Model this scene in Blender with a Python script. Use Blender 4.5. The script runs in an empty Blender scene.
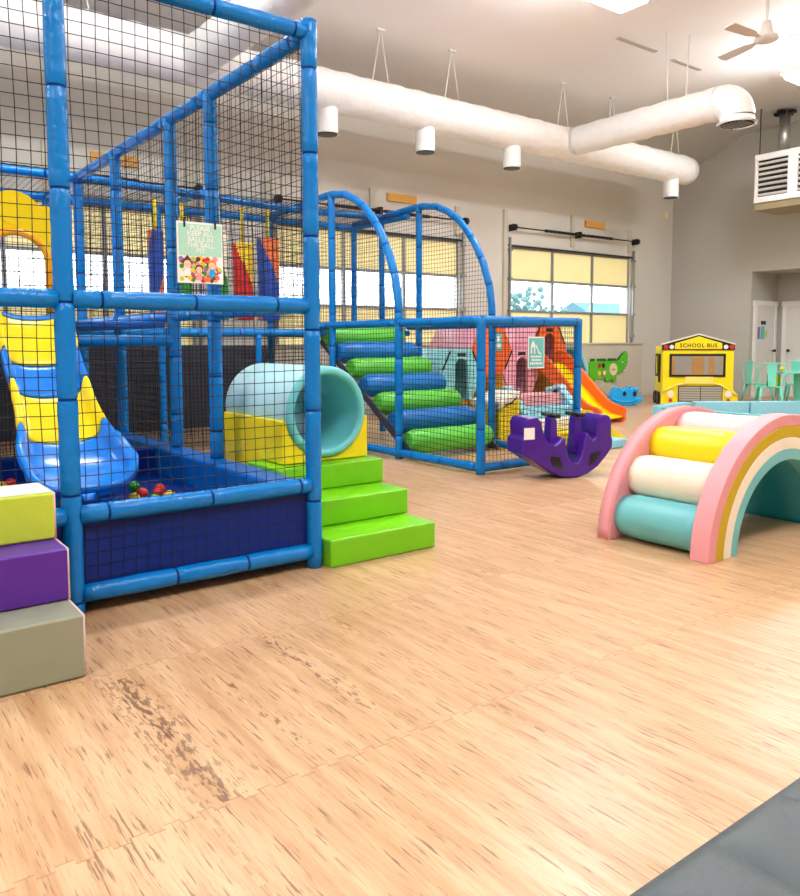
import bpy, bmesh, math, random
from mathutils import Vector, Matrix
random.seed(7)
C = bpy.context.scene.collection
PI = math.pi
R = math.radians

# ------------------------------------------------------------------ colours / materials
def lin(c):
    return tuple(((v/255)/12.92 if v/255 <= .04045 else ((v/255+.055)/1.055)**2.4) for v in c)

class NT:
    def __init__(s, name):
        s.m = bpy.data.materials.new(name); s.m.use_nodes = True
        s.t = s.m.node_tree; s.t.nodes.clear()
        s.out = s.t.nodes.new('ShaderNodeOutputMaterial')
    def n(s, typ, **kw):
        o = s.t.nodes.new(typ)
        for k, v in kw.items():
            if k.startswith('_'): o.inputs[k[1:]].default_value = v
            else: setattr(o, k, v)
        return o
    def l(s, a, b): s.t.links.new(a, b)
    def math(s, op, a, b=None, clamp=False):
        o = s.t.nodes.new('ShaderNodeMath'); o.operation = op; o.use_clamp = clamp
        for i, v in enumerate((a, b)):
            if v is None: continue
            if isinstance(v, (int, float)): o.inputs[i].default_value = v
            else: s.l(v, o.inputs[i])
        return o.outputs[0]
    def mix(s, f, a, b):
        o = s.t.nodes.new('ShaderNodeMix'); o.data_type = 'RGBA'
        for i, v in ((0, f), (6, a), (7, b)):
            if isinstance(v, (int, float)): o.inputs[i].default_value = v
            elif isinstance(v, tuple): o.inputs[i].default_value = (*v, 1)
            else: s.l(v, o.inputs[i])
        return o.outputs[2]

def mat(name, rgb, rough=.45, metal=0, var=.06, bump=0, bscale=9, spec=.5, coat=0, emit=0):
    t = NT(name)
    b = t.n('ShaderNodeBsdfPrincipled'); t.l(b.outputs[0], t.out.inputs[0])
    base = lin(rgb)
    co = t.n('ShaderNodeTexCoord')
    ns = t.n('ShaderNodeTexNoise', _Scale=bscale, _Detail=3.0); t.l(co.outputs['Object'], ns.inputs['Vector'])
    c = t.mix(ns.outputs[0], tuple(v*(1-var) for v in base), tuple(min(1, v*(1+var)) for v in base))
    t.l(c, b.inputs['Base Color'])
    b.inputs['Roughness'].default_value = rough; b.inputs['Metallic'].default_value = metal
    b.inputs['Specular IOR Level'].default_value = spec
    if coat: b.inputs['Coat Weight'].default_value = coat; b.inputs['Coat Roughness'].default_value = .15
    if bump:
        bp = t.n('ShaderNodeBump', _Strength=bump, _Distance=.02); t.l(ns.outputs[0], bp.inputs['Height'])
        t.l(bp.outputs[0], b.inputs['Normal'])
    if emit:
        b.inputs['Emission Color'].default_value = (*base, 1); b.inputs['Emission Strength'].default_value = emit
    return t.m

M = {}
def V(k, rgb, **kw):
    kw.setdefault('rough', .38); kw.setdefault('bump', .25); kw.setdefault('bscale', 7)
    M[k] = mat(k, rgb, **kw)
V('pad_blue', (0, 122, 202), rough=.26, bump=.5, bscale=20, spec=.35)
V('pad_tie', (0, 50, 120), spec=.08, rough=.6)
V('navy', (0, 40, 124), spec=.25, rough=.32, bump=.5, bscale=5)
V('rim_blue', (0, 98, 190), spec=.3, rough=.35)
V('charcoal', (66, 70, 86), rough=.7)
V('lime', (116, 200, 10), rough=.33, bump=.35)
V('lime_soft', (196, 216, 62), rough=.5, bump=.5)
V('purple_vinyl', (88, 32, 150), rough=.4, bump=.5)
V('grey_vinyl', (150, 154, 132), rough=.45, bump=.4)
V('piping', (222, 190, 190), rough=.6, bump=0)
V('mint', (112, 204, 210), rough=.3)
V('mint_light', (176, 220, 226), rough=.4)
V('yellow_vinyl', (252, 222, 10), rough=.38)
V('mustard', (204, 172, 6), rough=.5)
V('pink', (236, 158, 164), rough=.45, bump=.2)
V('pink_light', (246, 206, 208), rough=.42)
V('ivory', (250, 240, 218), rough=.38)
V('sky_vinyl', (142, 212, 232), rough=.38)
V('teal_vinyl', (112, 194, 198), rough=.4)
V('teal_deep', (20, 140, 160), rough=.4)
V('roll_green', (96, 204, 60), rough=.35, bump=.4)
V('roll_blue', (16, 116, 196), spec=.35, rough=.35, bump=.4)
P = dict(bump=0, var=.02)
V('slide_blue', (0, 124, 222), rough=.2, spec=.4, **P)
V('slide_yellow', (255, 224, 0), rough=.22, **P)
V('slide_amber', (246, 176, 12), rough=.25, **P)
V('purple_plastic', (70, 24, 142), rough=.22, **P)
V('black_plastic', (16, 16, 20), rough=.4, **P)
V('white_plastic', (245, 245, 242), rough=.35, **P)
V('orange_plastic', (240, 104, 40), rough=.3, **P)
V('pink_plastic', (246, 172, 190), rough=.35, **P)
V('aqua_plastic', (140, 214, 218), rough=.35, **P)
V('teal_plastic', (30, 120, 130), rough=.4, **P)
V('mustard_plastic', (226, 170, 40), rough=.4, **P)
V('rocker_blue', (20, 168, 238), rough=.25, **P)
V('croc_green', (88, 198, 36), rough=.4, **P)
V('croc_dark', (22, 106, 30), rough=.45, **P)
V('cream', (244, 224, 176), rough=.5, **P)
V('bus_yellow', (252, 232, 14), rough=.35, **P)
V('bus_pale', (250, 234, 110), rough=.4, **P)
V('bus_grey', (176, 172, 158), rough=.4, **P)
V('red', (214, 36, 36), rough=.3, **P)
V('orange', (240, 120, 60), rough=.45, **P)
V('green', (40, 150, 52), rough=.4, **P)
V('blue', (30, 80, 180), rough=.4, **P)
V('yellow', (246, 206, 40), rough=.35, **P)
V('chair_mint', (124, 232, 208), rough=.28, **P)
V('duct_white', (248, 246, 242), rough=.5, bump=.7, bscale=9)
V('white_paint', (240, 238, 232), rough=.5, **P)
V('door_paint', (226, 224, 218), rough=.45, **P)
V('dark_metal', (48, 48, 52), rough=.4, metal=.6, **P)
V('frame_metal', (150, 152, 152), rough=.4, metal=.3, **P)
V('steel', (190, 190, 186), rough=.3, metal=.9, **P)
V('black_leather', (76, 86, 88), rough=.45, bump=.12, bscale=60)
V('paper', (244, 246, 242), rough=.7, **P)
V('paper_mint', (176, 226, 204), rough=.7, **P)
V('paper_teal', (110, 200, 196), rough=.7, **P)
V('skin', (248, 206, 168), rough=.7, **P)
V('brown', (96, 40, 30), rough=.7, **P)
V('lavender', (150, 110, 170), rough=.7, **P)
V('wood_block', (222, 164, 74), rough=.55, var=.2, bump=0, bscale=20)
V('tan', (150, 138, 104), rough=.5, **P)
V('fan_blade', (214, 204, 196), rough=.5, **P)
V('house_wall', (70, 110, 120), rough=.7, **P)
V('house_roof', (60, 104, 114), rough=.7, **P)
V('asphalt', (190, 190, 188), rough=.9, **P)
V('leaf', (84, 124, 122), rough=.8, **P)
M['net_black'] = mat('net_black', (14, 14, 18), rough=.8, var=0)
M['lamp_glow'] = mat('lamp_glow', (248, 250, 255), emit=66)

def wall_mat(name, rgb, scale=60, bump=.06):
    t = NT(name); b = t.n('ShaderNodeBsdfPrincipled', _Roughness=.75); t.l(b.outputs[0], t.out.inputs[0])
    co = t.n('ShaderNodeTexCoord')
    n1 = t.n('ShaderNodeTexNoise', _Scale=.8, _Detail=2.0); t.l(co.outputs['Object'], n1.inputs['Vector'])
    n2 = t.n('ShaderNodeTexNoise', _Scale=float(scale)); t.l(co.outputs['Object'], n2.inputs['Vector'])
    base = lin(rgb)
    t.l(t.mix(n1.outputs[0], tuple(v*.97 for v in base), tuple(v*1.03 for v in base)), b.inputs['Base Color'])
    bp = t.n('ShaderNodeBump', _Strength=bump, _Distance=.01); t.l(n2.outputs[0], bp.inputs['Height']); t.l(bp.outputs[0], b.inputs['Normal'])
    return t.m
M['wall'] = wall_mat('wall_paint', (216, 212, 200))
M['wall_grey'] = wall_mat('wall_paint_grey', (186, 183, 174))
M['ledge'] = wall_mat('ledge_paint', (206, 200, 180))
M['ceiling'] = wall_mat('ceiling_paint', (250, 246, 244))

def glass_mat():
    t = NT('window_glass')
    tr = t.n('ShaderNodeBsdfTransparent'); gl = t.n('ShaderNodeBsdfGlossy', _Roughness=.03)
    mx = t.n('ShaderNodeMixShader', _Fac=.08); t.l(tr.outputs[0], mx.inputs[1]); t.l(gl.outputs[0], mx.inputs[2]); t.l(mx.outputs[0], t.out.inputs[0])
    return t.m
M['glass'] = glass_mat()
def frosted():
    t = NT('frosted_cream')
    co = t.n('ShaderNodeTexCoord'); ns = t.n('ShaderNodeTexNoise', _Scale=3.0); t.l(co.outputs['Object'], ns.inputs['Vector'])
    c = t.mix(ns.outputs[0], lin((244, 233, 188)), lin((250, 240, 200)))
    d = t.n('ShaderNodeBsdfDiffuse'); tr = t.n('ShaderNodeBsdfTranslucent'); t.l(c, d.inputs[0]); t.l(c, tr.inputs[0])
    mx = t.n('ShaderNodeMixShader', _Fac=.3); t.l(d.outputs[0], mx.inputs[1]); t.l(tr.outputs[0], mx.inputs[2]); t.l(mx.outputs[0], t.out.inputs[0])
    return t.m
M['frosted'] = frosted()

def floor_mat():
    t = NT('foam_mat_woodgrain'); m = t.math
    b = t.n('ShaderNodeBsdfPrincipled'); t.l(b.outputs[0], t.out.inputs[0])
    co = t.n('ShaderNodeTexCoord'); sp = t.n('ShaderNodeSeparateXYZ'); t.l(co.outputs['Object'], sp.inputs[0])
    x, y = sp.outputs[0], sp.outputs[1]
    sq = lambda v: m('SIGN', m('SINE', m('MULTIPLY', v, 2*PI/.085)))
    xt = m('ADD', m('SUBTRACT', x, .74-20), m('MULTIPLY', sq(y), .009))
    yt = m('ADD', m('SUBTRACT', y, .82-20), m('MULTIPLY', sq(x), .009))
    fx, fy = m('FRACT', xt), m('FRACT', yt)
    ex = m('MINIMUM', fx, m('SUBTRACT', 1, fx)); ey = m('MINIMUM', fy, m('SUBTRACT', 1, fy))
    seam = m('LESS_THAN', m('MINIMUM', ex, ey), .0028)
    cv = t.n('ShaderNodeCombineXYZ'); t.l(m('FLOOR', xt), cv.inputs[0]); t.l(m('FLOOR', yt), cv.inputs[1])
    wn = t.n('ShaderNodeTexWhiteNoise', noise_dimensions='2D'); t.l(cv.outputs[0], wn.inputs['Vector'])
    rnd = wn.outputs['Value']
    def grain(sx, sy, off, detail=3.0, rough=.6):
        c = t.n('ShaderNodeCombineXYZ')
        t.l(m('ADD', m('MULTIPLY', x, sx), m('MULTIPLY', rnd, 31.0)), c.inputs[0])
        t.l(m('ADD', m('MULTIPLY', y, sy), m('MULTIPLY', rnd, off)), c.inputs[1])
        n = t.n('ShaderNodeTexNoise', _Scale=1.0, _Detail=detail, _Roughness=rough); t.l(c.outputs[0], n.inputs['Vector']); return n.outputs[0]
    def ramp(v, a, bb): return m('DIVIDE', m('SUBTRACT', v, a), bb-a, True)
    g1, g2, g3 = grain(105, 5.0, 17), grain(16, 1.2, 7), grain(150, 8, 5, 1.0)
    base = t.mix(ramp(g2, .35, .68), lin((220, 184, 142)), lin((192, 148, 104)))
    base = t.mix(m('MULTIPLY', rnd, .35), base, lin((188, 140, 96)))
    fine = t.mix(m('MULTIPLY', ramp(g3, .52, .66), .38), base, lin((176, 128, 90)))
    col = t.mix(m('MULTIPLY', ramp(g1, .595, .645), .72), fine, lin((112, 72, 46)))
    # worn dark streaks along three mats
    def streak(xc, w, y0, y1, th):
        a = m('SUBTRACT', 1, m('DIVIDE', m('ABSOLUTE', m('SUBTRACT', x, xc)), w), True)
        e = m('MULTIPLY', m('GREATER_THAN', y, y0), m('LESS_THAN', y, y1))
        return m('MULTIPLY', m('MULTIPLY', ramp(m('ADD', grain(60, 16, 3), m('MULTIPLY', a, .16)), th, th+.07), m('POWER', a, .5)), e)
    st = m('MAXIMUM', streak(.81, .10, 1.83, 2.75, .62), m('MAXIMUM', streak(1.41, .06, 2.0, 2.8, .66), streak(1.11, .05, 1.95, 2.5, .68)))
    col = t.mix(m('MULTIPLY', st, .75), col, lin((92, 60, 40)))
    col = t.mix(m('MULTIPLY', seam, .45), col, lin((150, 100, 66)))
    t.l(col, b.inputs['Base Color'])
    t.l(m('ADD', m('MULTIPLY', g2, .16), .25), b.inputs['Roughness'])
    b.inputs['Specular IOR Level'].default_value = .5
    bp = t.n('ShaderNodeBump', _Strength=.12, _Distance=.004); t.l(m('SUBTRACT', g1, m('MULTIPLY', seam, .6)), bp.inputs['Height']); t.l(bp.outputs[0], b.inputs['Normal'])
    return t.m
M['floor'] = floor_mat()

# ------------------------------------------------------------------ mesh builder
class B:
    def __init__(s): s.v = []; s.f = []; s.k = []; s.sm = []
    def add(s, vs, fs, k=0, sm=False, T=None):
        n = len(s.v)
        s.v += [tuple(T @ Vector(p)) if T else tuple(p) for p in vs]
        s.f += [tuple(i+n for i in f) for f in fs]; s.k += [k]*len(fs); s.sm += [sm]*len(fs)
        return s
    def box(s, c, d, k=0, T=None):
        x, y, z = c; a, b, e = d[0]/2, d[1]/2, d[2]/2
        vs = [(x+i*a, y+j*b, z+l*e) for i in (-1, 1) for j in (-1, 1) for l in (-1, 1)]
        return s.add(vs, [(0,1,3,2),(4,6,7,5),(0,4,5,1),(2,3,7,6),(0,2,6,4),(1,5,7,3)], k, False, T)
    def bb(s, x0, x1, y0, y1, z0, z1, k=0, T=None):
        return s.box(((x0+x1)/2, (y0+y1)/2, (z0+z1)/2), (x1-x0, y1-y0, z1-z0), k, T)
    def prism(s, poly, a, b, ax='y', k=0, T=None, sm=False, kside=None):
        # poly (u,v): ax y -> (x,z); ax x -> (y,z); ax z -> (x,y)
        g = {'y': lambda u, v, w: (u, w, v), 'x': lambda u, v, w: (w, u, v), 'z': lambda u, v, w: (u, v, w)}[ax]
        n = len(poly)
        vs = [g(u, v, a) for u, v in poly]+[g(u, v, b) for u, v in poly]
        s.add(vs, [tuple(range(n)), tuple(range(2*n-1, n-1, -1))], k, False, T)
        return s.add(vs, [(i, i+n, (i+1) % n+n, (i+1) % n) for i in range(n)], k if kside is None else kside, sm, T)
    def band(s, P, Q, a, b, ax='y', k=0, T=None, close=False):
        # region between two matching polylines P (outer), Q (inner), extruded a..b
        g = {'y': lambda u, v, w: (u, w, v), 'x': lambda u, v, w: (w, u, v), 'z': lambda u, v, w: (u, v, w)}[ax]
        n = len(P); vs = []
        for w in (a, b):
            vs += [g(u, v, w) for u, v in P]+[g(u, v, w) for u, v in Q]
        o = 2*n; flat = []; cur = []
        for i in range(n if close else n-1):
            j = (i+1) % n
            flat += [(i, j, n+j, n+i), (o+i, o+n+i, o+n+j, o+j)]
            cur += [(i, o+i, o+j, j), (n+i, n+j, o+n+j, o+n+i)]
        if not close: flat += [(0, n, o+n, o), (n-1, o+n-1, o+2*n-1, 2*n-1)]
        s.add(vs, flat, k, False, T); return s.add(vs, cur, k, True, T)
    def tube(s, pts, r, n=10, k=0, cap=True, T=None, closed=False, kf=None):
        pts = [Vector(p) for p in pts]; N = len(pts)
        rr = r if isinstance(r, (list, tuple)) else [r]*N
        tan = []
        for i in range(N):
            a = pts[(i-1) % N] if closed else pts[max(i-1, 0)]; b = pts[(i+1) % N] if closed else pts[min(i+1, N-1)]
            t = b-a; tan.append(t.normalized() if t.length > 1e-9 else Vector((0, 0, 1)))
        up = Vector((0, 0, 1)) if abs(tan[0].z) < .9 else Vector((1, 0, 0))
        u = tan[0].cross(up).normalized(); vs = []
        for i in range(N):
            u = (u-tan[i]*u.dot(tan[i])); u = u.normalized() if u.length > 1e-6 else tan[i].orthogonal().normalized()
            w = tan[i].cross(u)
            for j in range(n):
                a = 2*PI*j/n; vs.append(pts[i]+(u*math.cos(a)+w*math.sin(a))*rr[i])
        for i in range(N if closed else N-1):
            i2 = (i+1) % N
            s.add([], [], 0)
            fs = [(i*n+j, i*n+(j+1) % n, i2*n+(j+1) % n, i2*n+j) for j in range(n)]
            if i == 0: base = len(s.v); s.v += [tuple(T @ q) if T else tuple(q) for q in vs]
            kk = kf(i) if kf else k
            s.f += [tuple(q+base for q in f) for f in fs]; s.k += [kk]*n; s.sm += [True]*n
        if cap and not closed:
            s.f += [tuple(base+j for j in reversed(range(n))), tuple(base+(N-1)*n+j for j in range(n))]; s.k += [k, k]; s.sm += [False, False]
        return s
    def cyl(s, a, b, r, n=20, k=0, T=None): return s.tube([a, b], r, n, k, True, T)
    def ball(s, c, r, k=0, n=12, m=8, sc=(1, 1, 1), T=None):
        vs = [(c[0], c[1], c[2]-r*sc[2])]
        for i in range(1, m):
            a = -PI/2+PI*i/m
            for j in range(n):
                p = 2*PI*j/n; vs.append((c[0]+r*sc[0]*math.cos(a)*math.cos(p), c[1]+r*sc[1]*math.cos(a)*math.sin(p), c[2]+r*sc[2]*math.sin(a)))
        vs.append((c[0], c[1], c[2]+r*sc[2])); L = len(vs)-1
        fs = [(0, 1+(j+1) % n, 1+j) for j in range(n)]+[(L, L-n+j, L-n+(j+1) % n) for j in range(n)]
        for i in range(m-2):
            for j in range(n):
                a = 1+i*n; fs.append((a+j, a+(j+1) % n, a+n+(j+1) % n, a+n+j))
        return s.add(vs, fs, k, True, T)
    def sheet(s, rows, k=0, sm=True, T=None, kf=None):
        n = len(rows[0]); vs = [p for r in rows for p in r]; base = len(s.v)
        s.v += [tuple(T @ Vector(p)) if T else tuple(p) for p in vs]
        for i in range(len(rows)-1):
            for j in range(n-1):
                s.f.append(tuple(base+q for q in (i*n+j, i*n+j+1, (i+1)*n+j+1, (i+1)*n+j))); s.k.append(kf(i, j) if kf else k); s.sm.append(sm)
        return s
    def build(s, name, m, parent=None, bev=0, solid=0, sub=0, loc=None, seg=3):
        me = bpy.data.meshes.new(name); me.from_pydata([tuple(p) for p in s.v], [], s.f)
        ms = m if isinstance(m, (list, tuple)) else [m]
        for q in ms: me.materials.append(M[q] if isinstance(q, str) else q)
        bm = bmesh.new(); bm.from_mesh(me)
        bmesh.ops.remove_doubles(bm, verts=bm.verts, dist=1e-6)
        bm.faces.ensure_lookup_table()
        bm.to_mesh(me); bm.free()
        if len(me.polygons) == len(s.f):
            me.polygons.foreach_set('material_index', s.k); me.polygons.foreach_set('use_smooth', s.sm)
        else:
            me.clear_geometry(); me.from_pydata([tuple(p) for p in s.v], [], s.f)
            me.polygons.foreach_set('material_index', s.k); me.polygons.foreach_set('use_smooth', s.sm)
        if not solid and len(me.polygons) < 60000:
            bm = bmesh.new(); bm.from_mesh(me); bmesh.ops.recalc_face_normals(bm, faces=bm.faces); bm.to_mesh(me); bm.free()
        me.update()
        o = bpy.data.objects.new(name, me); C.objects.link(o)
        if parent: o.parent = parent; o.location = -Vector(parent['_o']) if '_o' in parent else (0, 0, 0)
        if loc: o.location = loc
        if solid:
            d = o.modifiers.new('Solidify', 'SOLIDIFY'); d.thickness = solid; d.offset = 0
        if bev:
            for p in me.polygons: p.use_smooth = True
            me.set_sharp_from_angle(angle=R(35))
            d = o.modifiers.new('Bevel', 'BEVEL'); d.width = bev; d.segments = seg; d.limit_method = 'ANGLE'; d.angle_limit = R(35); d.harden_normals = True
        if sub:
            d = o.modifiers.new('Subsurf', 'SUBSURF'); d.levels = sub; d.render_levels = sub
        return o

def tag(o, label=None, cat=None, group=None, kind=None):
    if label: o['label'] = label
    if cat: o['category'] = cat
    if group: o['group'] = group
    if kind: o['kind'] = kind
    return o
def thing(name, label, cat, loc=(0, 0, 0), rz=0, group=None, world=False, kind=None):
    o = bpy.data.objects.new(name, None); o.empty_display_size = .1; C.objects.link(o); o.location = loc; o.rotation_euler = (0, 0, rz)
    if world: o['_o'] = loc
    return tag(o, label, cat, group, kind)
def copy_tree(o, parent=None):
    c = o.copy(); C.objects.link(c)
    if parent: c.parent = parent
    for ch in list(o.children): copy_tree(ch, c)
    return c
def text(name, body, size, m, parent, T, depth=.002, spacing=1.0, bold=0, line=1.0):
    cu = bpy.data.curves.new(name, 'FONT'); cu.body = body; cu.size = size; cu.align_x = 'CENTER'; cu.align_y = 'CENTER'
    cu.extrude = depth; cu.space_character = spacing; cu.offset = bold; cu.space_line = line; cu.resolution_u = 3
    o = bpy.data.objects.new(name, cu); C.objects.link(o)
    dg = bpy.context.evaluated_depsgraph_get(); me = bpy.data.meshes.new_from_object(o.evaluated_get(dg))
    bpy.data.objects.remove(o)
    me.transform(T); me.materials.clear(); me.materials.append(M[m])
    o = bpy.data.objects.new(name, me); C.objects.link(o)
    if parent: o.parent = parent; o.location = -Vector(parent['_o']) if '_o' in parent else (0, 0, 0)
    return o
def frame(o, x, y, z):       # matrix from origin and three axes
    return Matrix(((x[0], y[0], z[0], o[0]), (x[1], y[1], z[1], o[1]), (x[2], y[2], z[2], o[2]), (0, 0, 0, 1)))
def Tr(loc, rz=0): return Matrix.Translation(loc) @ Matrix.Rotation(rz, 4, 'Z')
def arc(cx, cy, r, a0, a1, n, ry=None):
    ry = ry or r
    return [(cx+r*math.cos(R(a0+(a1-a0)*i/n)), cy+ry*math.sin(R(a0+(a1-a0)*i/n))) for i in range(n+1)]

# ------------------------------------------------------------------ room
WY, WX = 10.5, 15.63
X0, Y0 = -4.0, -5.5
def struct(b, name, m, **kw): return tag(b.build(name, m, **kw), kind='structure')
struct(B().bb(X0, 16.9, Y0, WY, -.1, 0), 'floor', 'floor')
prof = [(10.75, 4.66), (8.9, 5.42), (-1.5, 6.2), (-5.7, 5.4)]
struct(B().band([(y, z+.12) for y, z in prof], prof, X0-.2, 16.9, 'x'), 'ceiling', 'ceiling')
struct(B().bb(X0-.2, X0, Y0-.2, WY+.25, 0, 6.4), 'wall_left', 'wall')
struct(B().bb(X0-.2, 16.9, Y0-.2, Y0, 0, 6.4), 'wall_front', 'wall')
DX = (-4.0+.0, .7, 5.62, 10.5); DW = 3.62; DH = 2.98
b = B(); doors = (.7, 5.62, 10.5); xs = X0
for d in doors:
    b.bb(xs, d, WY, WY+.25, 0, 5.2); b.bb(d, d+DW, WY, WY+.25, DH, 5.2); xs = d+DW
b.bb(xs, 16.9, WY, WY+.25, 0, 5.2)
struct(b, 'wall_back', 'wall')
# low padded ledge wall under the overhead doors
struct(B().bb(5.4, 14.32, 10.3, WY-.004, 0, 1.13), 'wall_ledge', 'ledge')
struct(B().bb(5.4, 14.36, 10.27, WY-.003, 1.131, 1.16), 'trim_1', 'ledge')
struct(B().bb(5.4, 14.32, 10.285, 10.299, .0, .1), 'baseboard_back', 'wall_grey')
# right wall with the door alcove
b = B().bb(WX, WX+.15, 8.6, WY, 0, 6.1).bb(WX, WX+.15, Y0, 5.4, 0, 6.4).bb(WX, WX+.15, 5.4, 8.6, 2.62, 6.3)
struct(b, 'wall_right', 'wall_grey')
b = B().bb(WX+.15, 16.85, 8.6, 8.7, 0, 2.75).bb(16.7, 16.85, 5.4, 8.6, 0, 2.75).bb(WX+.15, 16.85, 5.3, 5.4, 0, 2.75).bb(WX+.15, 16.7, 5.4, 8.6, 2.62, 2.75)
struct(b, 'wall_alcove', 'wall_grey')
b = B().bb(WX-.015, WX-.001, 8.6, WY-.2, 0, .1); struct(b, 'baseboard_right', 'wall_grey')

def room_door(name, T, w, n):
    e = thing(name, None, None, (0, 0, 0), kind='structure')
    e.matrix_world = T
    B().bb(0, w, -.02, .02, 0, 1.93).build('door_leaf', 'door_paint', e)
    q = B().bb(-.09, 0, -.035, .02, 0, 1.93).bb(w, w+.09, -.035, .02, 0, 1.93).bb(-.11, w+.11, -.04, .02, 1.93, 2.03)
    q.build('door_frame', 'white_paint', e)
    hx = w-.08 if n == 1 else .08
    B().cyl((hx, -.02, .98), (hx, -.07, .98), .014).ball((hx, -.085, .98), .032).build('door_knob', 'dark_metal', e)
    return e
# door on the alcove's side wall (faces -Y) and one on its back wall (faces -X)
room_door('door_4', Tr((15.82, 8.58, 0)), .72, 1)
room_door('door_5', Matrix.Translation((16.68, 8.36, 0)) @ Matrix.Rotation(-PI/2, 4, 'Z'), .85, 2)
# notices on the door
def card(name, label, x0, x1, z0, z1, y, m, cat='sign'):
    return tag(B().bb(x0, x1, y-.006, y, z0, z1).build(name, m), label, cat)
card('door_sign', 'small black sign high on the white alcove door', 15.98, 16.17, 1.53, 1.61, 8.559, 'black_plastic')
card('poster', 'narrow lavender poster, left of the three on the alcove door', 15.84, 15.94, 1.23, 1.48, 8.559, 'lavender', 'poster')
card('poster', 'pale teal poster with white patches in middle of the alcove door', 15.97, 16.13, 1.22, 1.5, 8.559, 'paper_teal', 'poster')
card('poster', 'small lime green poster, right of the three on the alcove door', 16.17, 16.24, 1.26, 1.41, 8.559, 'lime_soft', 'poster')

def garage_door(n, x):
    e = thing('door_%d' % n, None, None, (x, WY, 0), kind='structure')
    B().bb(0, DW, -.0, .02, 1.13, 1.16).build('sill', 'frame_metal', e)
    rows = [(1.15, 1.755), (1.775, 2.345), (2.365, 2.95)]; w = DW/3
    f = B()
    for i in range(4): f.bb(max(0, i*w-.028), min(DW, i*w+.028), .03, .09, .02, DH)
    for z in (1.13, 1.765, 2.355, 2.96, .55): f.bb(0, DW, .035, .085, z-.022, z+.022)
    f.build('sash_frame', 'frame_metal', e)
    for j, (z0, z1) in enumerate([(.57, 1.11)]+rows):
        for i in range(3):
            q = B().bb(i*w+.03, (i+1)*w-.03, .055, .065, z0+.01, z1-.01)
            q.build('glass_pane' if j == 2 else 'frosted_panel', 'glass' if j == 2 else 'frosted', e)
    B().bb(0, DW, .04, .08, .02, .53).build('bottom_panel', 'ledge', e)
    for s in (0, 1):
        xx = -.05 if s == 0 else DW+.05
        t = B().bb(xx-.018, xx+.018, -.07, -.03, 1.16, 3.12)
        for z in (1.3, 1.76, 2.36, 2.9): t.bb(xx-.035, xx+.035, -.09, -.0, z-.025, z+.025)
        t.build('track', 'frame_metal', e)
    B().bb(-.06, DW+.06, -.04, -.0, 2.965, 2.995).build('header_rail', 'dark_metal', e)
    z = 3.3
    sp = B().cyl((-.02, -.14, z), (DW+.02, -.14, z), .014, 8)
    sp.build('torsion_rod', 'dark_metal', e)
    for s in (-1, 1):
        pts = [(DW/2+s*(.06+i*.06), -.14, z) for i in range(17)]
        B().tube(pts, [.032 if i % 2 else .026 for i in range(17)], 10).build('torsion_spring', 'black_plastic', e)
    for xx in (-.03, DW+.03):
        B().cyl((xx-.03, -.14, z), (xx+.03, -.14, z), .062, 16).bb(xx-.01, xx+.01, -.13, 0, z-.06, z+.06).build('cable_drum', 'dark_metal', e)
    B().bb(DW/2-.035, DW/2+.025, -.17, 0, z-.06, z+.06).build('center_bracket', 'dark_metal', e)
    B().bb(-.2, -.11, -.05, 0, 1.17, 3.62).build('jamb_strip', 'ledge', e)
    B().bb(DW/2-.14, DW/2-.05, -.05, 0, 3.08, 3.68).build('jamb_strip', 'ledge', e)
    B().bb(DW-.12, DW-.03, -.05, 0, 3.06, 3.56).build('jamb_strip', 'ledge', e)
for i, d in enumerate(doors): garage_door(i+1, d)
for x, lab in ((2.95, 'orange wooden block on the wall seen through the left net of the ball pit tower'),
               (7.64, 'orange wooden block on the wall above the two blue arches'),
               (12.6, 'orange wooden block on the wall above the unobstructed overhead door')):
    tag(B().bb(x, x+.6, WY-.05, WY, 3.5, 3.63).build('wooden_block', 'wood_block', bev=.004), lab, 'block')
# dark charcoal panel low along the wall behind the play tower
tag(B().bb(-3.9, 5.36, 10.36, WY-.004, 0, 1.15).build('dark_panel', 'charcoal', bev=.02), 'dark charcoal panel along the wall behind the ball pit tower', 'wall pad')
tag(B().bb(15.3, 15.4, WY-.03, WY-.001, 3.92, 4.08).build('wall_sensor', 'cream', bev=.005), 'tiny cream sensor box high on the wall near the far corner', 'sensor')
# linear slots in the ceiling
def ceil_z(y): return 5.42+.075*(8.9-y) if y < 8.9 else 5.42-(y-8.9)*.411
for i, (x, y, l) in enumerate(((9.45, 7.32, .9), (10.85, 7.36, .75))):
    tag(B().box((x+l/2, y, ceil_z(y)-.006), (l, .07, .014)).build('ceiling_slot', 'wall_grey'), ('longer' if i == 0 else 'shorter')+' grey linear slot in the cream ceiling, '+('left' if i == 0 else 'right')+' of the duct hangers' , 'vent')

# ------------------------------------------------------------------ outside seen through the panes
struct(B().bb(-30, 45, 10.8, 60, -.35, -.25), 'ground', 'asphalt')
e = thing('house', 'pale teal house with a sloping roof beyond the parking lot', 'house', (45.5, 34, -.25), R(-4))
B().bb(-5, 5, -3, 3, 0, 2.3).build('house_wall', 'house_wall', e)
B().prism([(-3.5, 2.3), (3.5, 2.3), (0, 4.0)], -5.4, 5.4, 'x').build('roof', 'house_roof', e)
B().bb(-3, -1.6, -3.05, -3, .9, 1.9).build('window', 'white_paint', e)
e = thing('tree', 'small leafy tree outside the overhead door window', 'tree', (20.6, 20, -.25))
B().tube([(0, 0, 0), (.05, 0, 1.1), (0, .05, 2)], [.12, .09, .05], 8).build('trunk', 'brown', e)
q = B()
for i in range(260):
    p = Vector((random.gauss(0, .6), random.gauss(0, .6), 2.3+random.gauss(0, .5)))
    q.ball(p, random.uniform(.06, .13), 0, 6, 4)
q.build('foliage', 'leaf', e)

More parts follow.
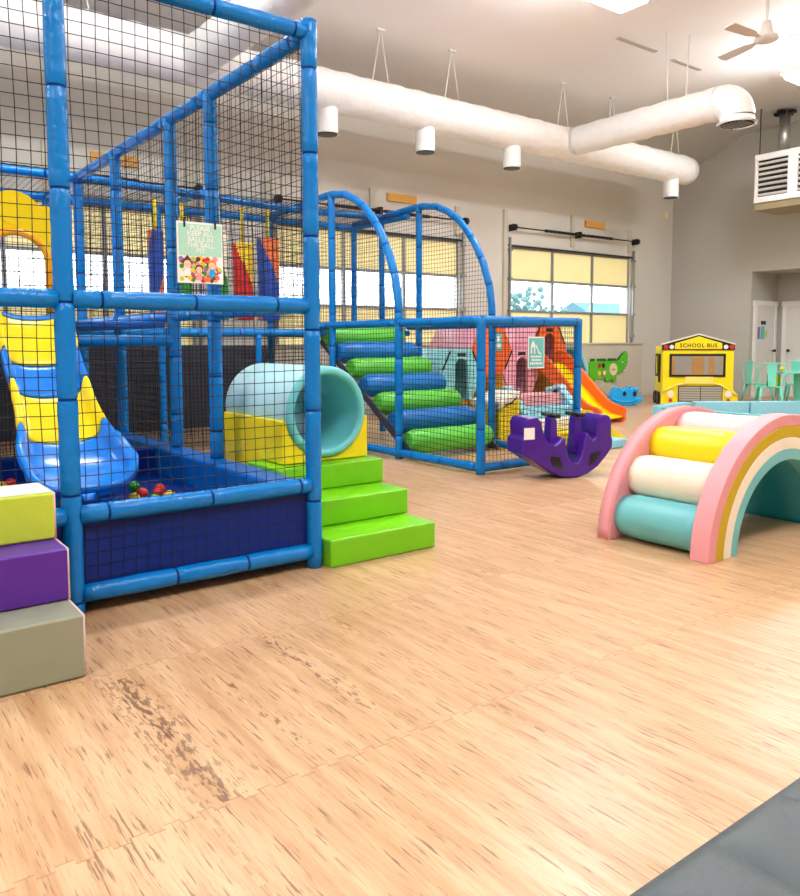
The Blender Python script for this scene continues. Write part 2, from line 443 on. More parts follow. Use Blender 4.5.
# ------------------------------------------------------------------ ducts
def quilt(path, r, name, m, parent, k=1, step=.12):
    pts = []; path = [Vector(p) for p in path]
    for a, c in zip(path[:-1], path[1:]):
        n = max(1, int((c-a).length/step))
        pts += [a.lerp(c, i/n) for i in range(n)]
    pts.append(path[-1])
    rr = [r*(1+k*(.025*math.sin(i*1.9)+random.uniform(-.02, .02))) for i in range(len(pts))]
    return B().tube(pts, rr, 24).build(name, m, parent)
DY, DZ = 8.86, 4.45
e = thing('air_duct', 'long white wrapped air duct with elbow branches hung below the ceiling', 'duct', (10, DY, DZ), world=True)
quilt([(-3.9, DY, DZ), (13.6, DY, DZ)], .265, 'main_duct', 'duct_white', e)
B().ball((13.6, DY, DZ), .257, 0, 20, 12, (.45, 1, 1)).build('end_cap', 'duct_white', e)
for x in (-2.6, -.4, 5.5, 7.14, 8.88, 13.1):
    n = B().tube([(x, DY, DZ-.2), (x, DY, DZ-.54)], .14, 20, 0, False).tube([(x, DY, DZ-.54), (x, DY, DZ-.56)], [.14, .168], 20, 0, False).tube([(x, DY, DZ-.56), (x, DY, DZ-.54)], [.168, .125], 20, 0, False).build('drop_nozzle', 'duct_white', e)
    g = B().cyl((x, DY, DZ-.563), (x, DY, DZ-.553), .13, 20)
    g = g.build('grille', 'dark_metal', n); g.location = (0, 0, 0)
def hanger(x, y, zt, r, par, ax):
    q = B()
    for s in (-1, 1):
        a = (x, y, ceil_z(y)); c = (x+s*(.14 if ax == 'x' else 0), y+s*(.14 if ax == 'y' else 0), zt)
        q.cyl(a, c, .009, 6)
    q.box((x, y, ceil_z(y)-.01), (.12, .05, .03))
    return q.build('hanger_wire', 'white_paint', par)
for x in (-1, 2.4, 6.36, 7.64, 10.05, 11.32, 13.2): hanger(x, DY, DZ+.24, .006, e, 'x')
def branch(X, Ye):
    quilt([(X, DY-.23, DZ), (X, Ye, DZ)], .225, 'branch_duct', 'duct_white', e)
    el = [(X, Ye-.25*math.sin(R(a)), DZ-.25*(1-math.cos(R(a)))) for a in range(0, 91, 10)]
    B().tube(el, [.225, .228, .232, .235, .236, .235, .234, .23, .228, .222], 24, 0, False).build('elbow', 'duct_white', e)
    x, y, z = el[-1]
    B().tube([(x, y, z), (x, y, z-.06), (x, y, z-.07), (x, y, z-.09), (x, y, z-.06)], [.222, .222, .262, .262, .21], 24, 0, False).build('collar', 'duct_white', e)
    g = B().cyl((x, y, z-.093), (x, y, z-.083), .215, 24)
    for i in range(7): g.box((x, y-.16+i*.053, z-.096), (.32, .02, .012), 1)
    g.build('grille', ['dark_metal', 'frame_metal'], e)
    for y, s in ((Ye+.75, -1), (Ye+.62, 1)):
        B().cyl((X+s*.18, y, ceil_z(y)), (X+s*.12, y, DZ+.17), .011, 6).build('hanger_wire', 'white_paint', e)
branch(10.12, 6.1)
branch(3.68, 4.9)

# ------------------------------------------------------------------ ceiling fan, lamps, heater
e = thing('ceiling_fan', 'white three blade ceiling fan on a long rod', 'ceiling fan', (9.66, 5.23, 4.95))
zc = ceil_z(5.23)-4.95
B().cyl((0, 0, .05), (0, 0, zc), .018, 12).build('rod', 'white_paint', e)
B().cyl((0, 0, zc-.07), (0, 0, zc), .06, 16).build('canopy', 'white_paint', e)
B().tube([(0, 0, .2), (0, 0, .1), (0, 0, .06), (0, 0, .02), (0, 0, -.03), (0, 0, -.05)], [.05, .075, .08, .14, .15, .1], 24).build('motor_housing', 'white_paint', e)
for a in (74, 175, -58):
    T = Matrix.Rotation(R(a), 4, 'Z') @ Matrix.Translation((0, 0, -.01)) @ Matrix.Rotation(R(10), 4, 'X')
    B().prism([(.12, -.02), (.2, -.03), (.3, -.065), (.74, -.075), (.76, 0), (.74, .075), (.3, .065), (.2, .03), (.12, .02)], -.004, .004, 'z', T=T).build('blade', 'fan_blade', e)
def lamp(x, y, z, label, rz=0, group=None):
    e = thing('ceiling_lamp', label, 'lamp', (x, y, z), rz, group)
    B().bb(-.23, .23, -.62, .62, .035, .09).build('housing', 'white_paint', e, bev=.01)
    f = B().bb(-.24, .24, -.63, -.6, -.02, .05).bb(-.24, .24, .6, .63, -.02, .05).bb(-.24, -.21, -.6, .6, -.02, .05).bb(.21, .24, -.6, .6, -.02, .05).build('rim', 'white_paint', e)
    B().bb(-.205, .205, -.595, .595, -.09, .034).build('diffuser', 'lamp_glow', e, bev=.03)
    zz = ceil_z(y)-z if y > -1.5 else 6.2-z
    if zz > .12:
        q = B()
        for s in (-.45, .45): q.cyl((0, s, .09), (0, s, zz), .006, 6)
        q.build('hanger', 'dark_metal', e)
    U_ = bpy.data.lights.new('fill_uplight', 'AREA'); U_.shape = 'RECTANGLE'; U_.size = .42; U_.size_y = 1.18; U_.color = (.97, .98, 1)  # upward fill light added above the housing to brighten the ceiling
    U_.energy = FILL_UP; o = bpy.data.objects.new('fill_uplight', U_); C.objects.link(o); o.parent = e; o.location = (0, 0, .1); o.rotation_euler = (PI, 0, 0)
FILL_UP = 56
lamp(7.25, 5.85, 5.15, 'white ceiling lamp cut by the top edge above the duct branch', PI/2)
lamp(12.3, 5.85, 5.15, 'bright pendant ceiling lamp beside the ceiling fan', PI/2)
for x, y in ((-2.4, 5.85), (2.4, 5.85), (12.2, .4), (7.3, .4), (2.4, .4), (-2.4, .4)):
    lamp(x, y, 5.15, 'white ceiling lamp beyond the edge of the photo', PI/2, 'ceiling lamps beyond the edge')

e = thing('unit_heater', 'white louvred unit heater hung from the ceiling by the gable wall', 'heater', (14.3, 7.2, 3.77))
b = B().bb(.02, .85, -.75, .66, .02, .86).build('casing', 'white_paint', e, bev=.01)
f = B()
for y0, y1 in ((-.75, -.08), (-.01, .66)):
    f.bb(-.03, .02, y0, y0+.05, 0, .87).bb(-.03, .02, y1-.05, y1, 0, .87)
f.bb(-.034, .024, -.752, .662, .77, .882).bb(-.034, .024, -.752, .662, -.002, .1).bb(-.031, .021, -.08, -.01, .01, .86)
f.build('front_frame', 'white_paint', e)
B().bb(.015, .022, -.7, .61, .08, .8).build('grille_back', 'black_plastic', e)
for y0, y1 in ((-.69, -.14), (.05, .6)):
    for i in range(7):
        T = Matrix.Translation((-.005, (y0+y1)/2, .14+i*.095)) @ Matrix.Rotation(R(35), 4, 'Y')
        B().box((0, 0, 0), (.05, y1-y0, .012), T=T).build('louver', 'white_paint', e)
B().bb(.0, .85, -.75, .66, -.14, 0).build('drip_pan', 'tan', e, bev=.01)
B().cyl((.55, .42, .86), (.55, .42, ceil_z(7.6)-3.77), .1, 20).build('flue_pipe', 'steel', e)
q = B()
for a in range(4): q.box((.55+.13*math.cos(a*PI/2), .42+.13*math.sin(a*PI/2), ceil_z(7.6)-3.77-.05), (.12, .12, .05))
q.build('flue_bracket', 'dark_metal', e)
for y in (.62, -.7): B().cyl((.05, y, .87), (.05, y, ceil_z(7.2+y)-3.77), .01, 6).build('hanger_rod', 'dark_metal', e)

# ------------------------------------------------------------------ play structure
PR = .042
def padpts(path, step=.05):
    path = [Vector(p) for p in path]; pts = []
    for a, c in zip(path[:-1], path[1:]):
        n = max(1, round((c-a).length/step)); pts += [a.lerp(c, i/n) for i in range(n)]
    pts.append(path[-1]); return pts
def pad(name, path, par, r=PR, tie=.42, n=14):
    pts = []; rr = []; kk = []
    path = [Vector(p) for p in path]; acc = random.uniform(.05, tie); first = True
    P = padpts(path, .06); d = 0; last = P[0]
    for i, p in enumerate(P):
        d += (p-last).length; last = p
        if d > acc and 0 < i < len(P)-1:
            t = (P[i+1]-p).normalized()
            for o, s in ((-.010, 1.0), (-.006, .93), (.006, .93), (.010, 1.0)): pts.append(p+t*o); rr.append(r*s)
            kk.append(len(pts)-3); acc = d+tie*random.uniform(.8, 1.15)
        else: pts.append(p); rr.append(r*random.uniform(.965, 1.035))
    ks = set(kk)
    return B().tube(pts, rr, n, 0, True, kf=lambda i: 1 if i in ks else 0).build(name, ['pad_blue', 'pad_tie'], par)
def net(par, o, u, v, lu, lv, cell=.05, r=.0018, top=None, name='net_panel', sag=.006, m='net_black', bot=None):
    o, u, v = Vector(o), Vector(u), Vector(v); w = u.cross(v); b = B()
    nu, nv = max(1, round(lu/cell)), max(1, round(lv/cell))
    ph = random.uniform(0, 6)
    def off(a, c): return w*(sag*2*math.sin(a*2.1+c*1.3+ph))+u*(sag*math.sin(c*5+a*3+ph))+v*(sag*math.sin(a*4.2+ph+c))
    for i in range(nu+1):
        a = lu*i/nu; h = top(a) if top else lv; l = bot(a) if bot else 0
        if h-l < .03: continue
        k = max(2, int((h-l)/.2)+1)
        b.tube([o+u*a+v*(l+(h-l)*j/k)+off(a, l+(h-l)*j/k) for j in range(k+1)], r, 3, 0, False)
    for j in range(nv+1):
        c = lv*j/nv
        # clip in u by the arch / slope
        seg = [i for i in range(nu*2+1) if ((top(lu*i/(2*nu)) if top else lv) >= c-1e-6 and (bot(lu*i/(2*nu)) if bot else 0) <= c+1e-6)]
        if len(seg) < 2: continue
        a0, a1 = lu*seg[0]/(2*nu), lu*seg[-1]/(2*nu); k = max(2, int((a1-a0)/.2)+1)
        b.tube([o+u*(a0+(a1-a0)*i/k)+v*c+off(a0+(a1-a0)*i/k, c) for i in range(k+1)], r, 3, 0, False)
    return b.build(name, m, par)

S = thing('play_structure', 'blue padded climbing tower with black nets around the ball pit', 'play structure', (2.06, 3.53, 0), world=True)
FY, XR, XL = 3.53, 2.085, .865
BYS = (4.76, 5.46, 6.70, 7.85)
ZT, ZM, ZP, ZB = 2.76, 1.385, .445, .09
RF, RB = 7.85, 9.08         # rear tower front / back planes
XA, XB = 4.75, 6.05         # roller stair corridor
XW = -.35
# front posts
pad('post', [(XL, FY, 0), (XL, FY, ZT+.04)], S)
pad('post', [(XR, FY, 0), (XR, FY, ZT+.06)], S)
pad('post', [(XW, FY, 0), (XW, FY, ZT)], S)
for y in BYS: pad('post', [(XR, y, 0 if y > 6 else .44), (XR, y, ZT)], S, .045)
for y in (5.46, RF): pad('post', [(XW, y, 0), (XW, y, ZT)], S)
pad('post', [(XL, 7.85, 0), (XL, 7.85, ZT)], S)
# front beams
for x0, x1 in ((XL, XR), (XW, XL)):
    for z in (ZT, ZM, ZP, ZB): pad('beam', [(x0+.03, FY, z), (x1-.03, FY, z)], S, .041)
# right side beams and left side
ys = (FY,)+BYS
for a, c in zip(ys[:-1], ys[1:]):
    pad('beam', [(XR, a+.03, ZT), (XR, c, ZT)], S); pad('beam', [(XR, a+.03, ZM), (XR, c, ZM)], S, .04)
pad('beam', [(XW, FY, ZT), (XW, RF, ZT)], S); pad('beam', [(XW, FY, ZM), (XW, RF, ZM)], S)
# rear tower
for x in (XW, .95, XR, 3.3, XA, XB):
    pad('post', [(x, RB, 0), (x, RB, ZT)], S, .04)
pad('post', [(3.4, RF, 0), (3.4, RF, ZT)], S, .04)
for x in (2.86, 3.95): pad('post', [(x, RF, 0), (x, RF, 1.28)], S, .036)
pad('post', [(XB, 8.42, 0), (XB, 8.42, ZT+.08)], S, .04)
pad('post', [(XA, 7.58, 0), (XA, 7.58, ZT+.08)], S, .04); pad('post', [(XB, 7.63, 0), (XB, 7.63, ZT+.08)], S, .04)
for z in (ZT, 1.30):
    for x0, x1 in ((XW, XR), (XR, XA), (XA, XB)):
        f_ = lambda x: (x, RF+(.57*(x-XR)/(XB-XR) if z > 2 and x > XR else 0), z+(.06 if z > 2 and x >= XB else 0))
        pad('beam', [f_(x0), f_(x1)], S, .04)
    for x0, x1 in ((XW, XR), (XR, XA), (XA, XB)): pad('beam', [(x0, RB, z), (x1, RB, z)], S, .04)
for x in (XR, 3.35, XB): pad('beam', [(x, RF, ZT), (x, RB, ZT)], S, .036)
pad('beam', [(XR, 5.46, 1.21), (XW, 5.46, 1.21)], S, .04)
# deck
B().bb(XW+.04, XR-.05, 5.5, RF, 1.3, 1.345).build('deck', 'rim_blue', S, bev=.01)
B().bb(XW+.04, XB-.05, RF, RB-.05, 1.3, 1.345).build('deck', 'rim_blue', S, bev=.01)
# roller stair rails and arches
def archpath(x): return [(x, 6.32, ZM), (x, 6.33, 1.6), (x, 6.37, 1.82), (x, 6.47, 2.07), (x, 6.6, 2.29), (x, 6.74, 2.46), (x, 6.9, 2.61), (x, 7.08, 2.72), (x, 7.3, 2.81), (x, 7.58, 2.85), (x, 7.85, 2.845), (x, 8.3, 2.82), (x, RB, 2.8)]
for x in (XA, XB): pad('arch_rail', archpath(x), S, .042, .33)
for x in (XA, XB):
    pad('post', [(x, 6.32, 0), (x, 6.32, ZM)], S, .04)
    pad('post', [(x, 5.1, 0), (x, 5.1, ZM+.03)], S, .04)
    pad('beam', [(x, 5.1, ZM), (x, 6.32, ZM)], S, .042); pad('beam', [(x, 6.32, ZM), (x, RF, ZM)], S, .042)
    pad('beam', [(x, 5.1, .06), (x, 6.32, .06)], S, .04); pad('beam', [(x, 6.32, .06), (x, RF, .06)], S, .04)
pad('beam', [(XA, 5.1, ZM), (XB, 5.1, ZM)], S, .042); pad('beam', [(XA, 5.1, .06), (XB, 5.1, .06)], S, .04)
pad('beam', [(XR, 5.6, .06), (XA, 6.9, .06)], S, .03)
for i in range(7):
    y, z = 6.25+.265*i, .17+.18*i
    pts = [(4.8+1.13*j/12, y, z) for j in range(13)]
    B().tube(pts, [.1]+[.128+random.uniform(-.003, .003) for _ in range(11)]+[.1], 20).build('climbing_roller', 'roll_green' if i % 2 == 0 else 'roll_blue', S, bev=.02)
for x in (4.795, 5.94):
    B().prism([(6.1, 0.02), (6.2, .02), (7.95, 1.2), (7.88, 1.22), (6.1, .06)], x-.012, x+.012, 'x').build('stringer', 'charcoal', S)
# ball pit walls
B().bb(XL+.02, XR-.02, FY+.012, FY+.1, .06, .41).bb(XW, XL-.02, FY+.012, FY+.1, .06, .41).build('pit_front_pad', 'navy', S, bev=.01)
B().bb(1.95, 2.13, FY+.1, 6.7, 0, .44).build('pit_side_pad', ['rim_blue'], S, bev=.02)
B().bb(XW, 1.95, FY+.1, FY+.24, .05, .43).build('pit_rim', 'rim_blue', S, bev=.02)
B().bb(XW, 1.95, 5.55, 5.7, .0, .44).build('pit_back_pad', 'navy', S, bev=.02)
B().bb(XW-.1, XW+.06, FY+.24, 5.55, 0, .44).build('pit_side_pad', 'navy', S, bev=.02)
B().bb(XW, 1.95, FY+.24, 5.55, .02, .26).build('pit_floor', 'navy', S)
# nets
Xv, Yv, Zv = (1, 0, 0), (0, 1, 0), (0, 0, 1)
for x0, x1 in ((XL, XR), (XW, XL)):
    for z0, z1 in ((ZP, ZM), (ZM, ZT)): net(S, (x0, FY, z0), Xv, Zv, x1-x0, z1-z0, .055, .0023)
net(S, (XL, FY, ZB), Xv, Zv, XR-XL, ZP-ZB, .055, .0016)
for a, c in zip(ys[:-1], ys[1:]):
    net(S, (XR, a, ZM), Yv, Zv, c-a, ZT-ZM, .055, .0022)
net(S, (XR, 5.46, .44), Yv, Zv, 2.4, ZM-.44, .05, .0022)
net(S, (XW, RB, .05), Xv, Zv, XR-XW, ZT, .05, .0028)
net(S, (XR, RB, .05), Xv, Zv, XB-XR, ZT, .05, .0028)
net(S, (XR, RF, ZM), Xv, Zv, XA-XR, ZT-ZM, .05, .0022)
net(S, (XR, RF, .05), Xv, Zv, XA-XR, 1.1, .042, .003)
net(S, (XW, RB, .0), Xv, Zv, XR-XW, 1.15, .035, .0035)
net(S, (XW, RF, ZT), Xv, Yv, XR-XW, RB-RF, .06, .002)
net(S, (XR, RF, ZT), Xv, Yv, XB-XR, RB-RF, .06, .002)
ap = archpath(0)
def archtop(a):
    y = 6.32+a
    for p, q in zip(ap[:-1], ap[1:]):
        if p[1] <= y <= q[1]: return p[2]+(q[2]-p[2])*((y-p[1])/max(1e-6, q[1]-p[1]))-ZM
    return 1.4
for x in (XA, XB):
    net(S, (x, 6.32, ZM), Yv, Zv, RB-6.32, 1.46, .05, .0022, archtop)
    net(S, (x, 5.1, .06), Yv, Zv, 1.22, ZM-.06, .05, .0024)
    net(S, (x, 6.32, .06), Yv, Zv, RF-6.32, ZM-.06, .05, .0024)
net(S, (XA, 5.1, .06), Xv, Zv, XB-XA, ZM-.06, .05, .0026)

# ------------------------------------------------------------------ slide in the ball pit
def sx(y): return 1.14+.06*max(0, min(1, (5.2-y)/.6))-.11*max(0, min(1, (4.6-y)/.5))
e = thing('slide', 'curved blue and yellow striped slide ending in the ball pit', 'slide', (1.17, 4.8, .27), world=True)
# centre line (y, z, half width, rail height)
cl = [(5.5, 1.37, .2, .06), (5.42, 1.31, .2, .10), (5.25, 1.05, .2, .12), (5.1, .86, .2, .125), (4.98, .70, .205, .13), (4.86, .57, .23, .13), (4.74, .475, .265, .125), (4.6, .42, .272, .105), (4.45, .395, .25, .085), (4.32, .385, .21, .075), (4.22, .385, .165, .065), (4.14, .395, .11, .055), (4.1, .40, .04, .05)]
def cs(y, z, w, h):
    n = 8; base = [(t, 0) for t in (-1, -.85, -.5, 0, .5, .85, 1)]
    q = [(-1.13, h*.55), (-1.13, h), (-1.04, h*1.12), (-.97, h*.9), (-.93, h*.3), (-.8, .02), (-.45, 0), (0, -.004), (.45, 0), (.8, .02), (.93, h*.3), (.97, h*.9), (1.04, h*1.12), (1.13, h), (1.13, h*.55)]
    return [(sx(y)+u*w, y, z+v) for u, v in q]
import bisect
def interp(c, n):
    out = []
    for i in range(len(c)-1):
        p0 = c[max(i-1, 0)]; p1 = c[i]; p2 = c[i+1]; p3 = c[min(i+2, len(c)-1)]
        for j in range(n):
            t = j/n
            out.append(tuple(.5*((2*b)+(c2-a)*t+(2*a-5*b+4*c2-d)*t*t+(-a+3*b-3*c2+d)*t**3) for a, b, c2, d in zip(p0, p1, p2, p3)))
    out.append(c[-1]); return out
ci = interp(cl, 4)
rows = [cs(*p) for p in ci]
def part(nm, i0, i1, m): B().sheet(rows[i0:i1+1], 0).build(nm, m, e, solid=.02, sub=1)
part('slide_section', 0, 3, 'slide_blue'); part('slide_section', 3, 8, 'slide_yellow'); part('slide_section', 8, 12, 'slide_blue')
part('slide_section', 12, 19, 'slide_yellow'); part('slide_section', 19, len(rows)-1, 'slide_blue')
# rim of the run-out
B().tube([(sx(p[0])+s*p[2]*1.08, p[0], p[1]+p[3]) for p, s in [(q, -1) for q in ci[22:]]+[(q, 1) for q in reversed(ci[22:])]], .022, 10).build('lip', 'slide_blue', e)
B().bb(1.0, 1.28, 4.25, 4.7, .262, .365).build('foot', 'slide_blue', e)
# yellow doorway panel at the slide's head
e = thing('yellow_doorway', 'bright yellow plastic doorway panel at the head of the pit slide', 'panel', (1.1, 5.55, 1.31), world=True)
cx = 1.07
out = [(cx-.31, 1.347), (cx-.31, 2.04), (cx-.24, 2.06), (cx-.2, 2.1)]+arc(cx, 1.99, .18, 150, 30, 8)+[(cx+.2, 2.1), (cx+.24, 2.06), (cx+.31, 2.04), (cx+.31, 1.347)]
inn = [(cx-.2, 1.347)]+arc(cx, 1.72, .2, 180, 0, 13, .19)+[(cx+.2, 1.347)]
while len(inn) < len(out): inn.append(inn[-1])
B().band(out, inn[:len(out)], 5.53, 5.6).build('doorway_frame', 'slide_yellow', e)
B().tube([(u, 5.53, v) for u, v in [(cx-.2, 1.34)]+arc(cx, 1.72, .2, 180, 0, 14, .19)+[(cx+.2, 1.34)]], .025, 8).build('arch_trim', 'slide_amber', e)
B().cyl((cx, 5.535, 2.03), (cx, 5.52, 2.03), .08, 20).build('round_boss', 'slide_yellow', e)

# balls
cols = ('red', 'green', 'yellow', 'blue', 'orange')
protos = {}
spots = [(1.44, 4.47), (1.57, 4.86), (1.53, 4.6), (1.6, 4.53), (1.52, 4.36), (1.66, 4.66), (1.63, 4.42), (.97, 5.44), (.9, 5.36), (.83, 5.3), (.86, 5.44), (.78, 5.4), (.76, 5.28), (.7, 5.35)]
scol = ['yellow', 'green', 'red', 'red', 'green', 'red', 'yellow', 'red', 'yellow', 'green', 'red', 'red', 'red', 'green']
while len(spots) < 95:
    p = (random.uniform(XW+.15, 1.88), random.uniform(3.85, 5.45))
    if all((p[0]-q[0])**2+(p[1]-q[1])**2 > .075**2 for q in spots) and not (.8 < p[0] < 1.5 and 4.0 < p[1] < 5.5) and not (p[0] > 1.4 and p[1] > 4.2): spots.append(p); scol.append(random.choice(cols))
for (x, y), c in zip(spots, scol):
    if c not in protos:
        o = B().ball((0, 0, 0), .036, 0, 16, 10).build('pit_ball', c); protos[c] = o
        tag(o, c+' plastic ball lying in the ball pit', 'ball', c+' pit balls')
    else:
        o = protos[c].copy(); C.objects.link(o)
    o.location = (x, y, .296)

# ------------------------------------------------------------------ sign on the net
def onY(x, y, z): return frame((x, y, z), (1, 0, 0), (0, 0, 1), (0, -1, 0))
e = thing('hanging_sign', 'mint sign with three cartoon children asking to keep all balls in the pit', 'sign', (1.46, 3.47, 1.47), world=True)
sy = 3.478
B().bb(1.35, 1.572, sy, sy+.006, 1.472, 1.752).build('board', 'paper', e)
B().bb(1.357, 1.565, sy-.002, sy, 1.598, 1.742).build('mint_field', 'paper_mint', e)
text('lettering', 'PLEASE\nKEEP ALL\nBALLS IN\nTHE BALL\nPIT', .031, 'paper', e, onY(1.461, sy-.003, 1.672), .0006, 1.02, .0008, .84)
q = B(); rc = ['red', 'yellow', 'green', 'orange', 'lavender', 'pink', 'brown', 'lime_soft']
random.seed(3)
for i in range(95):
    u, v = random.uniform(1.365, 1.557), random.uniform(1.484, 1.588); q.prism([(u+.011*math.cos(a*PI/5), v+.011*math.sin(a*PI/5)) for a in range(10)], sy-.0012-i*1e-5, sy, 'y', i % 8)
q.build('ball_picture', rc, e)
def child(u, v, hair, shirt, s=1, tuft=False):
    q = B(); y = sy-.0025
    def disc(cu, cv, r, k, d, ry=None): q.prism([(cu+r*math.cos(a*PI/8), cv+(ry or r)*math.sin(a*PI/8)) for a in range(16)], y-d, y, 'y', k)
    q.prism([(u-.016*s, v-.05*s), (u+.016*s, v-.05*s), (u+.011*s, v-.008), (u-.011*s, v-.008)], y-.0006, y, 'y', 1)
    for sd in (-1, 1): q.prism([(u+sd*.012*s, v-.012), (u+sd*.026*s, v-.026*s), (u+sd*.021*s, v-.032*s), (u+sd*.01*s, v-.022*s)], y-.0006, y, 'y', 2)
    disc(u, v+.008*s, .021*s, 0, .0008, .02*s); disc(u, v+.002*s, .017*s, 2, .0012)
    if tuft: q.prism([(u-.018*s, v+.02*s), (u+.018*s, v+.02*s), (u, v+.042*s)], y-.001, y, 'y', 0)
    for sd in (-1, 1): disc(u+sd*.007*s, v+.001, .0018*s, 3, .0015)
    q.build('cartoon_child', [hair, shirt, 'skin', 'black_plastic'], e)
child(1.396, 1.556, 'brown', 'paper', 1.05, True); child(1.452, 1.532, 'black_plastic', 'pink', .9); child(1.516, 1.553, 'orange', 'rocker_blue', 1)
for x in (1.385, 1.535): B().bb(x-.004, x+.004, sy-.006, sy+.002, 1.725, 1.765).build('clip', 'black_plastic', e)
e = thing('hanging_sign', 'small teal sign with a white playhouse and slide symbol on the corridor net', 'sign', (5.4, 5.04, .94), world=True)
sy = 5.045
B().bb(5.29, 5.51, sy, sy+.006, .945, 1.24).build('board', 'paper', e)
B().bb(5.302, 5.498, sy-.002, sy, .957, 1.228).build('teal_field', 'paper_teal', e)
q = B()
q.prism([(5.325, 1.08), (5.338, 1.08), (5.338, 1.14), (5.366, 1.14), (5.366, 1.08), (5.38, 1.08), (5.38, 1.165), (5.352, 1.205), (5.325, 1.165)], sy-.004, sy, 'y')
q.prism([(5.385, 1.16), (5.395, 1.165), (5.44, 1.09), (5.465, 1.088), (5.465, 1.078), (5.43, 1.078)], sy-.004, sy, 'y')
q.build('play_symbol', 'paper', e)
q = B()
for i, (w, h) in enumerate(((.15, .018), (.13, .018), (.17, .022))):
    n = 7; z = 1.055-i*.032
    for j in range(n): q.bb(5.4-w/2+j*w/n, 5.4-w/2+(j+.72)*w/n, sy-.003, sy, z-h/2, z+h/2)
q.build('lettering', 'paper', e)

# ------------------------------------------------------------------ hanging bags inside the tower
def bag(x, y, z0, z1, r, c1, c2, label, tw):
    e = thing('hanging_bag', label, 'hanging bag', (x, y, z0), group='spiral striped hanging bags')
    n = 40; N = 40; b_ = B()
    for i in range(N):
        za, zb = (z1-z0)*i/N, (z1-z0)*(i+1)/N
        for j in range(n):
            a0, a1 = 2*PI*j/n, 2*PI*(j+1)/n
            k = int(((j/n)*2+tw*(i/N)*.55+.85) % 2)
            b_.add([(r*math.cos(a0), r*math.sin(a0), za), (r*math.cos(a1), r*math.sin(a1), za), (r*math.cos(a1), r*math.sin(a1), zb), (r*math.cos(a0), r*math.sin(a0), zb)], [(0, 1, 2, 3)], k, True)
    b_.add([(r*math.cos(2*PI*j/n), r*math.sin(2*PI*j/n), 0) for j in range(n)], [tuple(range(n))], 0)
    b_.add([(r*math.cos(2*PI*j/n), r*math.sin(2*PI*j/n), z1-z0) for j in range(n)], [tuple(range(n))], 0)
    b_.build('bag_body', [c1, c2], e)
    B().cyl((0, 0, z1-z0), (0, 0, ZT-.03-z0), .02, 8).build('strap', 'yellow_vinyl', e)
bag(4.02, 8.35, 1.45, 2.33, .12, 'red', 'yellow', 'red and yellow spiral striped hanging bag behind the net', 2)
bag(4.32, 8.3, 1.45, 2.4, .13, 'blue', 'orange', 'blue and orange spiral striped hanging bag nearest the corner post', 2)
bag(3.75, 8.4, 1.45, 2.45, .10, 'green', 'ivory', 'green and white striped hanging bag left of the red one', 2)
bag(3.02, 8.4, 1.45, 2.4, .08, 'orange', 'blue', 'orange and blue hanging bag left of the mint sign', -2)
bag(3.32, 8.4, 1.45, 2.5, .10, 'green', 'yellow', 'green and yellow hanging bag half hidden behind the mint sign', 2)

# ------------------------------------------------------------------ green steps and tunnel
for i in range(3):
    z = .152*i; y0 = 3.44+.28*i
    labs = ('lime green foam step, lowest of the three beside the corner post', 'lime green foam step, middle of the three beside the corner post', 'lime green foam step, topmost, in front of the round tunnel')
    tag(B().bb(2.132, 2.85+.015*i, y0, 4.42, z+.001, z+.152).build('foam_step', 'lime', bev=.012), labs[i], 'foam step')
e = thing('crawl_tunnel', 'round mint crawl tunnel in a yellow cradle at the top of the green steps', 'tunnel', (2.5, 4.6, 0), world=True)
ty0, ty1, tx, tz, tr = 4.1, 4.97, 2.53, .765, .285
tun = B()
def ring(y, r): return [(tx+r*math.cos(2*PI*i/40), y, tz+r*math.sin(2*PI*i/40)) for i in range(41)]
B().sheet([ring(ty0+.02, tr), ring(ty0, tr-.01), ring(ty0-.008, tr-.03), ring(ty0, tr-.048), ring(ty0+.02, tr-.055), ring((ty0+ty1)/2, tr-.055), ring(ty1, tr-.055), ring(ty1, tr), ring((ty0+ty1)/2, tr), ring(ty0+.02, tr)], 0, kf=lambda i, j: 0 if 3 < i < 6 or i < 4 else 1).build('tube', ['mint', 'mint_light'], e)
cr = [(2.22, 0), (2.84, 0), (2.84, .725)]+arc(tx, tz, tr+.004, -8, -172, 20)+[(2.22, .725)]
B().prism(cr, 4.424, 4.95, 'y').build('cradle', 'yellow_vinyl', e, bev=.008)
cr = [(2.22, .459), (2.84, .459), (2.84, .725)]+arc(tx, tz, tr+.004, -8, -172, 20)+[(2.22, .725)]
B().prism(cr, 4.12, 4.422, 'y').build('cradle_front', 'yellow_vinyl', e, bev=.008)

# ------------------------------------------------------------------ left soft stairs
for nm, m, z0, z1, y0, y1, x1, lab in (
    ('foam_step', 'grey_vinyl', .001, .232, 2.84, 3.46, .728, 'olive grey foam step, the lowest one at the left edge'),
    ('foam_step', 'purple_vinyl', .233, .432, 3.03, 3.46, .728, 'purple foam step between the grey and lime steps'),
    ('foam_step', 'lime_soft', .433, .618, 3.2, 3.46, .726, 'yellow green foam step, topmost at the left edge')):
    e = thing(nm, lab, 'foam step', (.3, y0, z0), world=True)
    B().bb(-.35, x1, y0, y1, z0, z1).build('body', m, e, bev=.012)
    q = B(); r = .005
    q.tube([(x1-.004, y0+.004, z0+.005), (x1-.004, y0+.004, z1-.004), (x1-.004, y1-.01, z1-.004)], r, 6)
    q.build('piping', 'piping', e)
    if m == 'lime_soft': B().bb(-.35, x1-.01, y0+.01, y1-.01, z1+.0005, z1+.002).build('top_panel', 'white_plastic', e)

